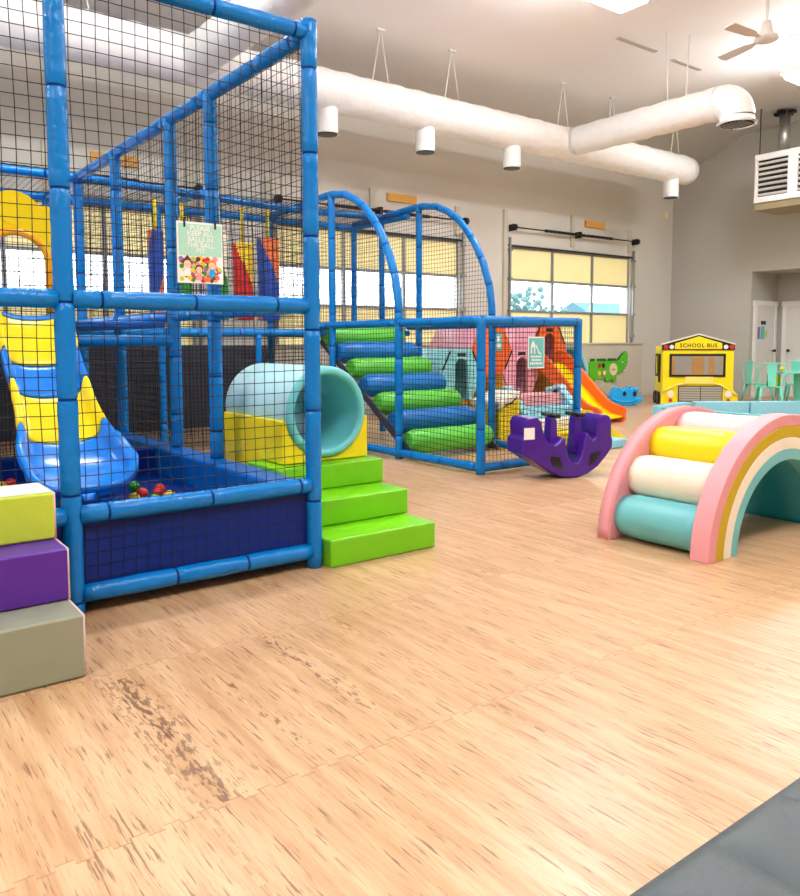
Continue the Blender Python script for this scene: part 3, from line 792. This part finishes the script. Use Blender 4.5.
# ------------------------------------------------------------------ black bench in the foreground
e = thing('bench', 'black quilted leather bench corner in the lower right foreground', 'bench', (1.6, .1, 0), world=True)
def bench_top(u0, u1):
    rows = []
    for i in range(9):
        u = u0+(u1-u0)*i/8; du = min(abs(u-u0), abs(u1-u)); rw = []
        for j in range(15):
            t = j/14; y = .612-1.1*t**1.5; dy = .612-y
            ee = min(1, min(du*1.6, dy)/.05); z = .46-.012*(1-ee)**2
            rw.append((u, y, z))
        rows.append(rw)
    return rows
for u0, u1 in ((.845, 1.04), (1.04, 1.25), (1.25, 1.55), (1.55, 1.95), (1.95, 2.4)):
    rw = bench_top(u0, u1)
    rw2 = [[(p[0], p[1], .2) for p in r] for r in rw]
    q = B().sheet(rw)
    q.sheet([[r[0] for r in rw], [(r[0][0], .632, .42) for r in rw], [(r[0][0], .622, .2) for r in rw]])
    q.build('cushion', 'black_leather', e)
q = B().prism([(.98, .5), (.98, .58), (1.0, .59), (2.4, .59), (2.4, -.5), (.98, -.5)], 0, .42, 'z'); q.build('base', 'black_leather', e)

# ------------------------------------------------------------------ rainbow climber
e = thing('rainbow_climber', 'pastel rainbow arch climber with coloured roller steps', 'climber', (4.6, 2.6, 0), world=True)
ccx = 4.6; ra = (.82, .745, .67, .595, .53); rz = (.762, .695, .625, .555, .49)
def arcs(i): return arc(ccx, 0, ra[i], 180, 0, 40, rz[i])
Yn0, Yn1, Yf0, Yf1 = 2.27, 2.385, 2.92, 3.01
for nm, k, m in (('pink_band', 0, 'pink'), ('mustard_band', 1, 'mustard'), ('white_band', 2, 'ivory'), ('mint_band', 3, 'teal_vinyl')):
    B().band(arcs(k), arcs(k+1), Yn0, Yn1).build(nm, m, e, bev=.006, seg=2)
B().band(arcs(0), arc(ccx, 0, .55, 180, 0, 40, .51), Yf0, Yf1).build('far_arch', 'pink', e, bev=.008, seg=2)
B().band([(ccx+(u-ccx)*1.006, v*1.006) for u, v in arcs(0)], arcs(0), Yf0+.006, Yf1-.004).build('edge_strip', 'pink', e)
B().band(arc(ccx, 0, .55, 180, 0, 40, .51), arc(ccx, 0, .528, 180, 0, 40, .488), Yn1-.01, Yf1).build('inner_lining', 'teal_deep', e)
for a, m in ((13, 'teal_vinyl'), (37, 'ivory'), (61, 'yellow_vinyl'), (85, 'pink_light'), (109, 'teal_vinyl'), (133, 'ivory'), (157, 'yellow_vinyl')):
    x, z = ccx-.675*math.cos(R(a)), .612*math.sin(R(a))
    pts = [(x, Yn1-.005+(Yf0-Yn1+.01)*i/8, z) for i in range(9)]
    B().tube(pts, [.12]+[.132+random.uniform(-.001, .001) for _ in range(7)]+[.12], 28).build('roller_step', m, e)

# ------------------------------------------------------------------ blue foam fence
fp = [(8.62, 5.98), (9.6, 6.16), (11.4, 4.85), (11.0, 3.2), (8.5, 3.6)]
def fence(i, j, t0, t1, label, m):
    a, c = Vector(fp[i]), Vector(fp[j]); d = c-a; p, q = a+d*t0, a+d*t1; u = (q-p).normalized(); n = Vector((u.y, -u.x))
    T = frame((p.x, p.y, 0), (u.x, u.y, 0), (-u.y, u.x, 0), (0, 0, 1)); L = (q-p).length
    tag(B().bb(.004, L-.004, -.07, .07, .002, .36, T=T).build('foam_block', m, bev=.012), label, 'foam block')
fence(0, 1, .06, .985, 'light blue foam fence block in front of the school bus', 'sky_vinyl')
fence(1, 2, .04, .38, 'light blue foam fence block below the bus grille', 'sky_vinyl')
fence(1, 2, .385, .7, 'light blue foam fence block in front of the mint chairs', 'sky_vinyl')
fence(1, 2, .705, .97, 'light blue foam fence block, rightmost beyond the rainbow climber', 'sky_vinyl')
fence(4, 0, .52, .94, 'teal foam fence block just behind the top of the rainbow climber', 'teal_vinyl')
fence(4, 0, .05, .51, 'teal foam fence block mostly hidden behind the rainbow climber', 'teal_vinyl')

# ------------------------------------------------------------------ purple rocker
e = thing('rocker', 'purple plastic three seat rocker toy beside the netted corridor', 'rocker', (5.28, 4.62, 0), R(-18))
k = .0020; kv = .0025
raw = [(190, 290), (192, 240), (208, 232), (203, 190), (215, 168), (262, 164), (282, 178), (292, 212), (306, 242), (326, 260), (350, 264), (374, 250), (390, 236), (402, 246), (409, 280), (420, 310), (440, 330), (462, 331), (482, 312), (494, 275), (502, 236), (514, 224), (526, 240), (540, 254), (553, 244), (558, 205), (570, 174), (596, 164), (622, 168), (634, 186), (636, 244), (642, 254), (641, 282), (612, 312), (568, 348), (520, 371), (470, 383), (420, 383), (370, 374), (320, 354), (268, 327), (225, 306)]
prof = [((u-425)*k, (384-v)*kv) for u, v in raw]
B().prism(prof, -.15, .15, 'y').build('body', 'purple_plastic', e, bev=.022, seg=4)
for tri in ([(322, 300), (368, 305), (392, 350), (340, 335)], [(530, 300), (580, 292), (556, 328), (520, 345)]):
    B().prism([((u-425)*k, (384-v)*kv) for u, v in tri], -.156, .156, 'y').build('recess', 'black_plastic', e)
for u in (368, 492):
    h = B().cyl(((u-425)*k, -.14, .548), ((u-425)*k, .14, .548), .019, 10).bb((u-425)*k-.02, (u-425)*k+.02, -.03, .03, .5, .545)
    h.build('handle', 'black_plastic', e)
    B().prism([((u-425)*k+du, v) for du, v in ((-.05, .2), (-.035, .45), (-.03, .53), (.03, .53), (.04, .45), (.06, .2))], -.055, .055, 'y').build('handle_post', 'purple_plastic', e, bev=.015)
B().bb((198-425)*k, (248-425)*k, -.155, -.15, .36, .46).build('sticker', 'white_plastic', e)

# ------------------------------------------------------------------ hexagon playhouse
e = thing('hexagon_playhouse', 'stacked hexagon playhouse in aqua, orange and pink with doorways', 'playhouse', (8.4, 8.5, 0), world=True)
HA, HH = .405, .38
def hexa(cx, cz, s=1): return [(cx+HA*s*math.cos(R(60*i)), cz+HH*s*2/1.732*math.sin(R(60*i))) for i in range(6)]
def module(cx, cz, mf, ms, door=False, depth=1.0, front=True, y=8.5, dm='brown'):
    o = hexa(cx, cz, .985); i_ = hexa(cx, cz, .93)
    sh = B().band(o, i_, y+.01, y+depth, close=True).build('module_shell', ms, e)
    if not front: return
    if door:
        w, zt = .15, cz+.11
        L = [(cx-.2025, cz-.38*.985), (cx-w, cz-.38*.985), (cx-w, zt)]+arc(cx, zt, w, 180, 0, 12)[1:-1]+[(cx+w, zt), (cx+w, cz-.38*.985), (cx+.2025, cz-.38*.985), o[0], o[1], o[2], o[3]]
        p = B().prism(L, y-.03, y+.02, 'y').build('front_panel', mf, e)
        q = B()
        for s in (-1, 1):
            a, c = Vector((cx+s*.215, cz+.345)), Vector((cx+s*.36, cz+.07)); n = Vector((c.y-a.y, a.x-c.x)).normalized()*.014
            q.prism([a-n, c-n, c+n, a+n], y-.035, y-.029, 'y')
        q.bb(cx-.08, cx+.08, y-.035, y-.029, cz+.27, cz+.32)
        q.build('slot', 'black_plastic', e)
        B().band([(cx-w, cz-.374), (cx-w, zt)]+arc(cx, zt, w, 180, 0, 12)[1:-1]+[(cx+w, zt), (cx+w, cz-.374)], [(cx-w+.018, cz-.374), (cx-w+.018, zt)]+arc(cx, zt, w-.018, 180, 0, 12)[1:-1]+[(cx+w-.018, zt), (cx+w-.018, cz-.374)], y-.04, y+.02).build('door_trim', mf, e)
    else:
        B().prism(hexa(cx, cz, .92) if mf == 'teal_plastic' else o, y-.03 if mf != 'teal_plastic' else y+.05, y+.02 if mf != 'teal_plastic' else y+.08, 'y').build('front_panel', mf, e)
    B().prism(hexa(cx, cz, .92), y+depth-.03, y+depth, 'y').build('back_panel', ms, e)
DXh = .62
c0 = 7.5
module(c0, .71, 'aqua_plastic', 'aqua_plastic', True)
module(c0+DXh, 1.08, 'orange_plastic', 'pink_plastic')
module(c0+DXh, .34, 'mustard_plastic', 'mustard_plastic', front=False)
module(c0+2*DXh, .71, 'pink_plastic', 'pink_plastic', True)
module(c0+3*DXh, 1.08, 'orange_plastic', 'pink_plastic', True)
module(c0+3*DXh, .34, 'mustard_plastic', 'mustard_plastic', front=False)
module(c0+4*DXh, .71, 'teal_plastic', 'aqua_plastic', False)
for i in (0, 2, 4): B().bb(c0+i*DXh-.19, c0+i*DXh+.19, 8.55, 9.45, 0, .33).build('support_block', 'mustard_plastic', e)
e2 = thing('wall_card', 'small teal card with white mark on the orange hexagon front', 'sign', (8.22, 8.46, 1.05), world=True)
B().bb(8.16, 8.3, 8.455, 8.465, 1.06, 1.32).build('board', 'paper_teal', e2)
B().bb(8.19, 8.27, 8.45, 8.455, 1.1, 1.17).bb(8.19, 8.25, 8.45, 8.455, 1.2, 1.27).build('mark', 'paper', e2)
# orange slide
e = thing('toddler_slide', 'orange toddler slide with yellow bed coming down from the hexagon playhouse', 'slide', (9.36, 7.8, 0), world=True)
sl = [(8.45, .86), (8.3, .84), (8.1, .68), (7.85, .47), (7.65, .3), (7.5, .19), (7.35, .12), (7.15, .09)]
rl = [(8.45, 1.06), (8.3, 1.05), (8.1, .90), (7.85, .68), (7.65, .50), (7.5, .37), (7.4, .30), (7.3, .26), (7.18, .24), (7.12, .2)]
bt = [(8.45, .80), (8.3, .76), (8.1, .6), (7.85, .38), (7.65, .2), (7.5, .08), (7.35, .0), (7.3, 0), (7.18, 0), (7.12, .03)]
for x in (8.95, 9.5):
    B().band(rl, bt, x, x+.06, 'x').build('side_rail', 'orange_plastic', e, bev=.012)
B().sheet([[(8.99, y, z), (9.1, y, z-.015), (9.25, y, z-.02), (9.42, y, z-.015), (9.52, y, z)] for y, z in sl]).build('bed', 'slide_yellow', e, solid=.02)

# ------------------------------------------------------------------ soft climb-and-slide set
e = thing('foam_stairs', 'pastel foam stairs with rounded mint side rails inside the far corner', 'foam stairs', (6.6, 6.3, 0), world=True)
for i, m in enumerate(('yellow_vinyl', 'ivory', 'sky_vinyl', 'pink')):
    B().bb(6.62, 7.38, 6.03+.14*i, 6.75, .14*i+.001, .14*(i+1)).build('step', m, e, bev=.02)
for x in (6.48, 7.39):
    B().prism([(5.97, .0), (6.75, .0), (6.75, .62), (6.55, .62), (6.45, .56), (5.97, .12)], x, x+.13, 'x').build('side_rail', 'teal_vinyl' if x < 7 else 'sky_vinyl', e, bev=.025)
    B().cyl((x, 6.57, .6), (x+.13, 6.57, .6), .07, 18).build('rounded_knob', 'mint_light', e, bev=.015)
e = thing('smile_block', 'white and yellow foam block with a smile line left of the foam stairs', 'foam block', (6.3, 6.5, 0), world=True)
B().prism([(6.13, 0), (6.45, 0), (6.45, .56), (6.13, .42)], 6.27, 6.75, 'y').build('body', 'yellow_vinyl', e, bev=.02)
B().prism([(6.12, .43), (6.46, .57), (6.46, .63), (6.12, .52)], 6.26, 6.75, 'y').build('top_pad', 'ivory', e, bev=.02)
B().tube([(6.2+.18*i/8, 6.257, .49+.07*i/8-.03*math.sin(PI*i/8)) for i in range(9)], .008, 6).build('smile_line', 'black_plastic', e)
e = thing('foam_slide', 'yellow foam slide wedge sloping down to the right of the foam stairs', 'foam slide', (7.3, 5.8, 0), world=True)
B().prism([(6.98, .002), (7.72, .002), (6.98, .42)], 5.68, 5.95, 'y').build('wedge', 'yellow_vinyl', e, bev=.012)
B().bb(6.95, 7.3, 5.42, 5.67, .001, .1).build('base', 'sky_vinyl', e, bev=.015)
tag(B().prism([(5.95+.45, .005), (6.75, .005), (6.4, .3)], 7.7, 8.2, 'y').build('foam_wedge', 'roll_green', bev=.015), 'green foam wedge lying in front of the aqua hexagon doorway', 'foam wedge')

# ------------------------------------------------------------------ crocodile wall panel
e = thing('crocodile_panel', 'green wooden crocodile activity panel on the low wall', 'wall panel', (13, 10.27, .35), world=True)
kx, kz = 1.06/33/11.2, .62/31.5/11.2
def cp(u, v): return (12.55+(u-85)*.00288, .98-(v-130)*.00192)
body = [(85, 240), (100, 232), (400, 232), (430, 190), (460, 150), (485, 128), (500, 145), (510, 200), (505, 260), (480, 320), (440, 360), (400, 378), (380, 385), (380, 445), (350, 460), (330, 435), (310, 435), (290, 458), (262, 450), (258, 412), (150, 412), (135, 455), (100, 460), (82, 440)]
B().prism([cp(*p) for p in body], 10.25, 10.2996, 'y').build('body', 'croc_green', e, bev=.004)
sp = B()
for u0, u1 in ((95, 140), (165, 265), (285, 385)):
    n = 5; pts = [cp(u0, 236)]
    for i in range(n): pts += [cp(u0+(u1-u0)*(i+.25)/n, 204), cp(u0+(u1-u0)*(i+.7)/n, 208), cp(u0+(u1-u0)*(i+1)/n, 222)]
    sp.prism(pts+[cp(u1, 236)], 10.26, 10.284, 'y')
sp.prism([cp(405, 226), cp(400, 205), cp(420, 190), cp(455, 146), cp(470, 152), cp(430, 205)], 10.26, 10.284, 'y')
sp.build('back_spikes', 'croc_dark', e)
c = cp(338, 325)
B().prism([(c[0]+.125*math.cos(a*PI/12), c[1]+.128*math.sin(a*PI/12)) for a in range(24)], 10.235, 10.25, 'y').build('dial', 'cream', e)
B().prism([(c[0]+.06*math.cos(a*PI/4), c[1]+.02*math.sin(a*PI/4)) for a in range(8)], 10.228, 10.235, 'y').build('dial_pointer', 'bus_grey', e)
for (u, v, m) in ((184, 280, 'red'), (226, 280, 'black_plastic'), (180, 362, 'yellow'), (236, 358, 'white_plastic')):
    a = cp(u, v); B().prism([(a[0]+.045*math.cos(q*PI/6), a[1]+.05*math.sin(q*PI/6)) for q in range(12)], 10.235, 10.25, 'y').build('activity_knob', m, e)
a = cp(236, 358); B().prism([(a[0]+.065*math.cos(q*PI/6), a[1]+.07*math.sin(q*PI/6)) for q in range(12)], 10.24, 10.25, 'y').build('activity_ring', 'red', e)
t = B()
for i in range(5):
    a, c2, d = cp(505-i*9, 205+i*30), cp(525-i*9, 215+i*28), cp(500-i*9, 228+i*30); t.prism([a, c2, d], 10.25, 10.285, 'y')
t.build('teeth', 'white_plastic', e)
a = cp(445, 250); B().prism([(a[0]+.02*math.cos(q*PI/6), a[1]+.02*math.sin(q*PI/6)) for q in range(12)], 10.24, 10.25, 'y').build('eye', 'white_plastic', e)

# ------------------------------------------------------------------ blue whale-like rocker
e = thing('animal_rocker', 'bright blue plastic animal rocker with dark eye on the far floor', 'rocker', (12.0, 9.0, 0), R(-37))
e.scale = (.72, .72, .72)
body = [(-.42, .22), (-.36, .1), (-.22, .02), (.05, .0), (.28, .03), (.44, .13), (.46, .22), (.3, .24), (.26, .3), (.36, .42), (.3, .48), (.14, .45), (.02, .47), (-.08, .40), (-.2, .5), (-.32, .42)]
B().prism(body, -.17, .17, 'y').build('body', 'rocker_blue', e, bev=.05, seg=4)
for u, v, r in ((-.04, .31, .055), (.22, .31, .06)):
    B().prism([(u+r*.8*math.cos(q*PI/8), v+r*1.2*math.sin(q*PI/8)) for q in range(16)], -.178, -.16, 'y').build('eye', 'black_plastic', e)
B().tube([(-.38, -.16, .2), (-.2, -.18, .12), (.05, -.18, .1), (.3, -.17, .16)], .02, 8).build('belly_line', 'rocker_blue', e)
B().cyl((.1, -.2, .47), (.1, .2, .47), .02, 10).build('handle', 'rocker_blue', e)

# ------------------------------------------------------------------ school bus
T0 = Vector((12.62, 8.64)); bang = R(-44.9)
e = thing('toy_bus', 'yellow wooden school bus playhouse against the corner', 'play bus', (T0.x, T0.y, 0), bang)
e.scale = (.94, .94, .95)
Wb = 1.38; D = .66
# front panel: local x across, y depth (away), z up
def face(poly, y0, y1, m, nm, par=e, **kw): return B().prism(poly, y0, y1, 'y').build(nm, m, par, **kw)
o_ = [(0, .02), (Wb, .02), (Wb+.1, .05), (Wb+.1, .22), (Wb+.02, .32), (Wb-.03, 1.05), (Wb-.03, 1.06), (.03, 1.06), (.0, .3)]
win = (.19, 1.16, .6, .96)
b = B()
b.bb(.02, win[0], -.02, .02, .3, 1.06).bb(win[1], Wb-.03, -.02, .02, .3, 1.06).bb(win[0], win[1], -.02, .02, .3, win[2]).bb(win[0], win[1], -.02, .02, win[3], 1.06)
b.prism([(0, .02), (Wb+.02, .02), (Wb+.07, .05), (Wb+.07, .2), (Wb-.02, .32), (0, .32)], -.02, .02, 'y')
b.build('front_panel', 'bus_yellow', e)
w = B(); t = .045
w.bb(win[0]-t, win[1]+t, -.035, -.02, win[3], win[3]+t).bb(win[0]-t, win[1]+t, -.035, -.02, win[2]-t, win[2]).bb(win[0]-t, win[0], -.035, -.02, win[2], win[3]).bb(win[1], win[1]+t, -.035, -.02, win[2], win[3])
w.build('windshield_frame', 'black_plastic', e)
B().bb(win[0], win[1], -.004, .004, win[2], win[3]).build('windshield', 'glass', e)
roof = [(0, 1.08), (Wb-.01, 1.08), (Wb-.01, 1.18), (Wb*.5, 1.37), (0, 1.18)]
face(roof, -.03, .02, 'black_plastic', 'roof_front')
face([(.24, 1.1), (1.13, 1.1), (1.13, 1.21), (Wb*.5, 1.345), (.24, 1.21)], -.036, -.03, 'bus_yellow', 'sign_board')
face([(0.0, 1.185), (Wb*.5, 1.375), (Wb-.01, 1.185), (Wb+.01, 1.2), (Wb*.5, 1.40), (-.02, 1.2)], -.04, .02, 'ivory', 'roof_trim')
text('lettering', 'SCHOOL BUS', .105, 'black_plastic', e, frame((Wb*.497, -.038, 1.165), (1, 0, 0), (0, 0, 1), (0, -1, 0)), .002, 1.15, .002)
for x, m in ((.07, 'red'), (.18, 'white_plastic'), (1.2, 'white_plastic'), (1.31, 'red')):
    B().cyl((x, -.03, 1.14), (x, -.045, 1.14), .042, 16).build('roof_light', m, e)
face([(.42, .42), (1.0, .42), (.97, .56), (.45, .56)], -.06, -.02, 'bus_pale', 'hood', bev=.006)
B().bb(.32, 1.16, -.04, -.02, .07, .38).build('grille_frame', 'black_plastic', e)
for i in range(6):
    for x0, x1 in ((.335, .735), (.75, 1.145)): B().bb(x0, x1, -.05, -.04, .09+i*.047, .128+i*.047).build('grille_bar', 'bus_grey', e)
B().tube([(-.0, -.03, .25), (.15, -.03, .33), (.3, -.03, .4), (.43, -.03, .42)], .02, 8).build('fender_line', 'bus_pale', e)
B().tube([(Wb+.05, -.03, .2), (Wb-.1, -.03, .3), (1.12, -.03, .4), (1.0, -.03, .42)], .02, 8).build('fender_line', 'bus_pale', e)
for x in (.18, 1.27): B().cyl((x, -.02, .22), (x, -.05, .22), .065, 20).build('headlight', 'ivory', e)
for x in (.18, 1.27): B().cyl((x, -.02, .095), (x, -.045, .095), .034, 16).build('turn_light', 'red', e)
# sides, floor, back
for x in (0.0, Wb-.05):
    b = B().bb(x, x+.04, .02, D, .1, .55).bb(x, x+.04, .02, .14, .55, 1.1).bb(x, x+.04, .31, .37, .55, 1.1).bb(x, x+.04, D-.08, D, .55, 1.1).bb(x, x+.04, .02, D, 1.0, 1.15)
    b.build('side_panel', 'bus_yellow', e)
for y in (.2, .5): B().cyl((-.04, y, .13), (.0, y, .13), .13, 20).build('wheel', 'black_plastic', e)
for y0, y1 in ((.12, .32), (.36, D-.06)): B().bb(-.012, .0, y0, y1, .55, .6).bb(-.012, .0, y0, y0+.03, .55, 1.0).bb(-.012, .0, y1-.03, y1, .55, 1.0).bb(-.012, .0, y0, y1, .96, 1.0).build('side_window_frame', 'black_plastic', e)
B().bb(-.06, -.02, -.02, .0, .45, 1.0).build('mirror_post', 'black_plastic', e)
B().bb(.0, Wb-.01, D-.03, D, .1, .58).bb(.22, .38, D-.03, D, .58, 1.08).bb(.72, .96, D-.03, D, .58, 1.08).bb(1.04, 1.16, D-.03, D, .58, 1.08).bb(.0, Wb-.01, D-.03, D, 1.0, 1.15).build('back_panel', 'wood_block', e)

# ------------------------------------------------------------------ mint metal chairs and table
def chair(x, y, rz, label):
    e = thing('metal_chair', label, 'chair', (x, y, 0), rz, 'mint metal chairs at the far table')
    s = .34
    B().bb(-.18, .18, -.18, .18, .335, .36).build('seat', 'chair_mint', e, bev=.015)
    for i in (-1, 1):
        for j in (-1, 1):
            B().tube([(i*.16, j*.16, .345), (i*.2, j*.21, 0)], [.026, .018], 8).build('leg', 'chair_mint', e)
    for j in (-1, 1):
        pts = [(-.17+.34*i/10, j*.185, .33-.11*(1-math.sin(PI*i/10))) for i in range(11)]
        B().sheet([[(p[0], p[1], .34) for p in pts], pts]).build('apron', 'chair_mint', e, solid=.006)
    hoop = [(-.17, .17, .34), (-.18, .21, .55), (-.2, .20, .7), (-.215, .14, .775), (-.22, 0, .79), (-.215, -.14, .775), (-.2, -.20, .7), (-.18, -.21, .55), (-.17, -.17, .34)]
    B().tube(interp(hoop, 3), .011, 8).build('back_hoop', 'chair_mint', e)
    B().prism([(-.06, .36), (.06, .36), (.09, .785), (-.09, .785)], -.212, -.204, 'x').build('back_splat', 'chair_mint', e)
    return e
cam_r = R(-37)
chair(14.86, 7.98, R(-22), 'mint metal chair nearest the bus, seen from its side')
chair(14.0, 7.3, R(38), 'mint metal chair with its back to the camera at the table')
chair(15.28, 7.42, R(215), 'mint metal chair on the far side of the mint table')
e = thing('play_table', 'mint table at the right edge in front of the alcove doors', 'table', (14.72, 7.12, 0), R(-37))
B().bb(-.42, .75, -.25, .25, .585, .625).build('table_top', 'chair_mint', e, bev=.008)
for x in (-.02, .6): B().bb(x, x+.14, -.14, .14, 0, .585).build('leg', 'chair_mint', e)
B().bb(-.2, .7, -.2, .2, .0, .03).build('foot_rail', 'chair_mint', e)
e = thing('storage_box', 'green box with a yellow and red picture standing on the seat of a mint chair', 'box', (14.07, 7.27, .361), R(-40))
B().bb(-.09, .11, -.06, .06, 0, .22).build('body', 'green', e)
B().bb(-.09, .05, -.066, -.06, 0, .22).build('picture', 'yellow', e)
B().cyl((-.03, -.066, .11), (-.03, -.07, .11), .035, 14).build('picture_dot', 'red', e)
tag(B().ball((0, 0, 0), .06, 0, 14, 8, (1.2, .8, .7)).build('toy', 'yellow', loc=(14.45, 7.3, .674)), 'small yellow toy lying on the mint table', 'toy')

# ------------------------------------------------------------------ world, light, camera
w = bpy.data.worlds.new('World'); bpy.context.scene.world = w; w.use_nodes = True
nt = w.node_tree; bg = nt.nodes['Background']
bg.inputs[0].default_value = (.86, .94, 1.0, 1); bg.inputs[1].default_value = 5.5

cam = bpy.data.cameras.new('camera'); co = bpy.data.objects.new('camera', cam); C.objects.link(co)
yaw, pit, rol = .645738803, .0793925639, -.00270626
F = Vector((math.sin(yaw)*math.cos(pit), math.cos(yaw)*math.cos(pit), -math.sin(pit)))
Rt = Vector((math.cos(yaw), -math.sin(yaw), 0)); U = Rt.cross(F)
r2 = Rt*math.cos(rol)+U*math.sin(rol); u2 = -Rt*math.sin(rol)+U*math.cos(rol)
co.matrix_world = frame((0, 0, 1.2), r2, u2, -F)
cam.sensor_fit = 'HORIZONTAL'; cam.sensor_width = 36; cam.lens = 776.85/800*36
cam.shift_y = -(448-403.16)/800; cam.clip_start = .05; cam.clip_end = 200
sc = bpy.context.scene; sc.camera = co
for o in bpy.data.objects:
    if '_o' in o: del o['_o']
vs = sc.view_settings; vs.view_transform = 'Standard'; vs.look = 'None'; vs.gamma = 1; vs.use_curve_mapping = False; vs.exposure = .14
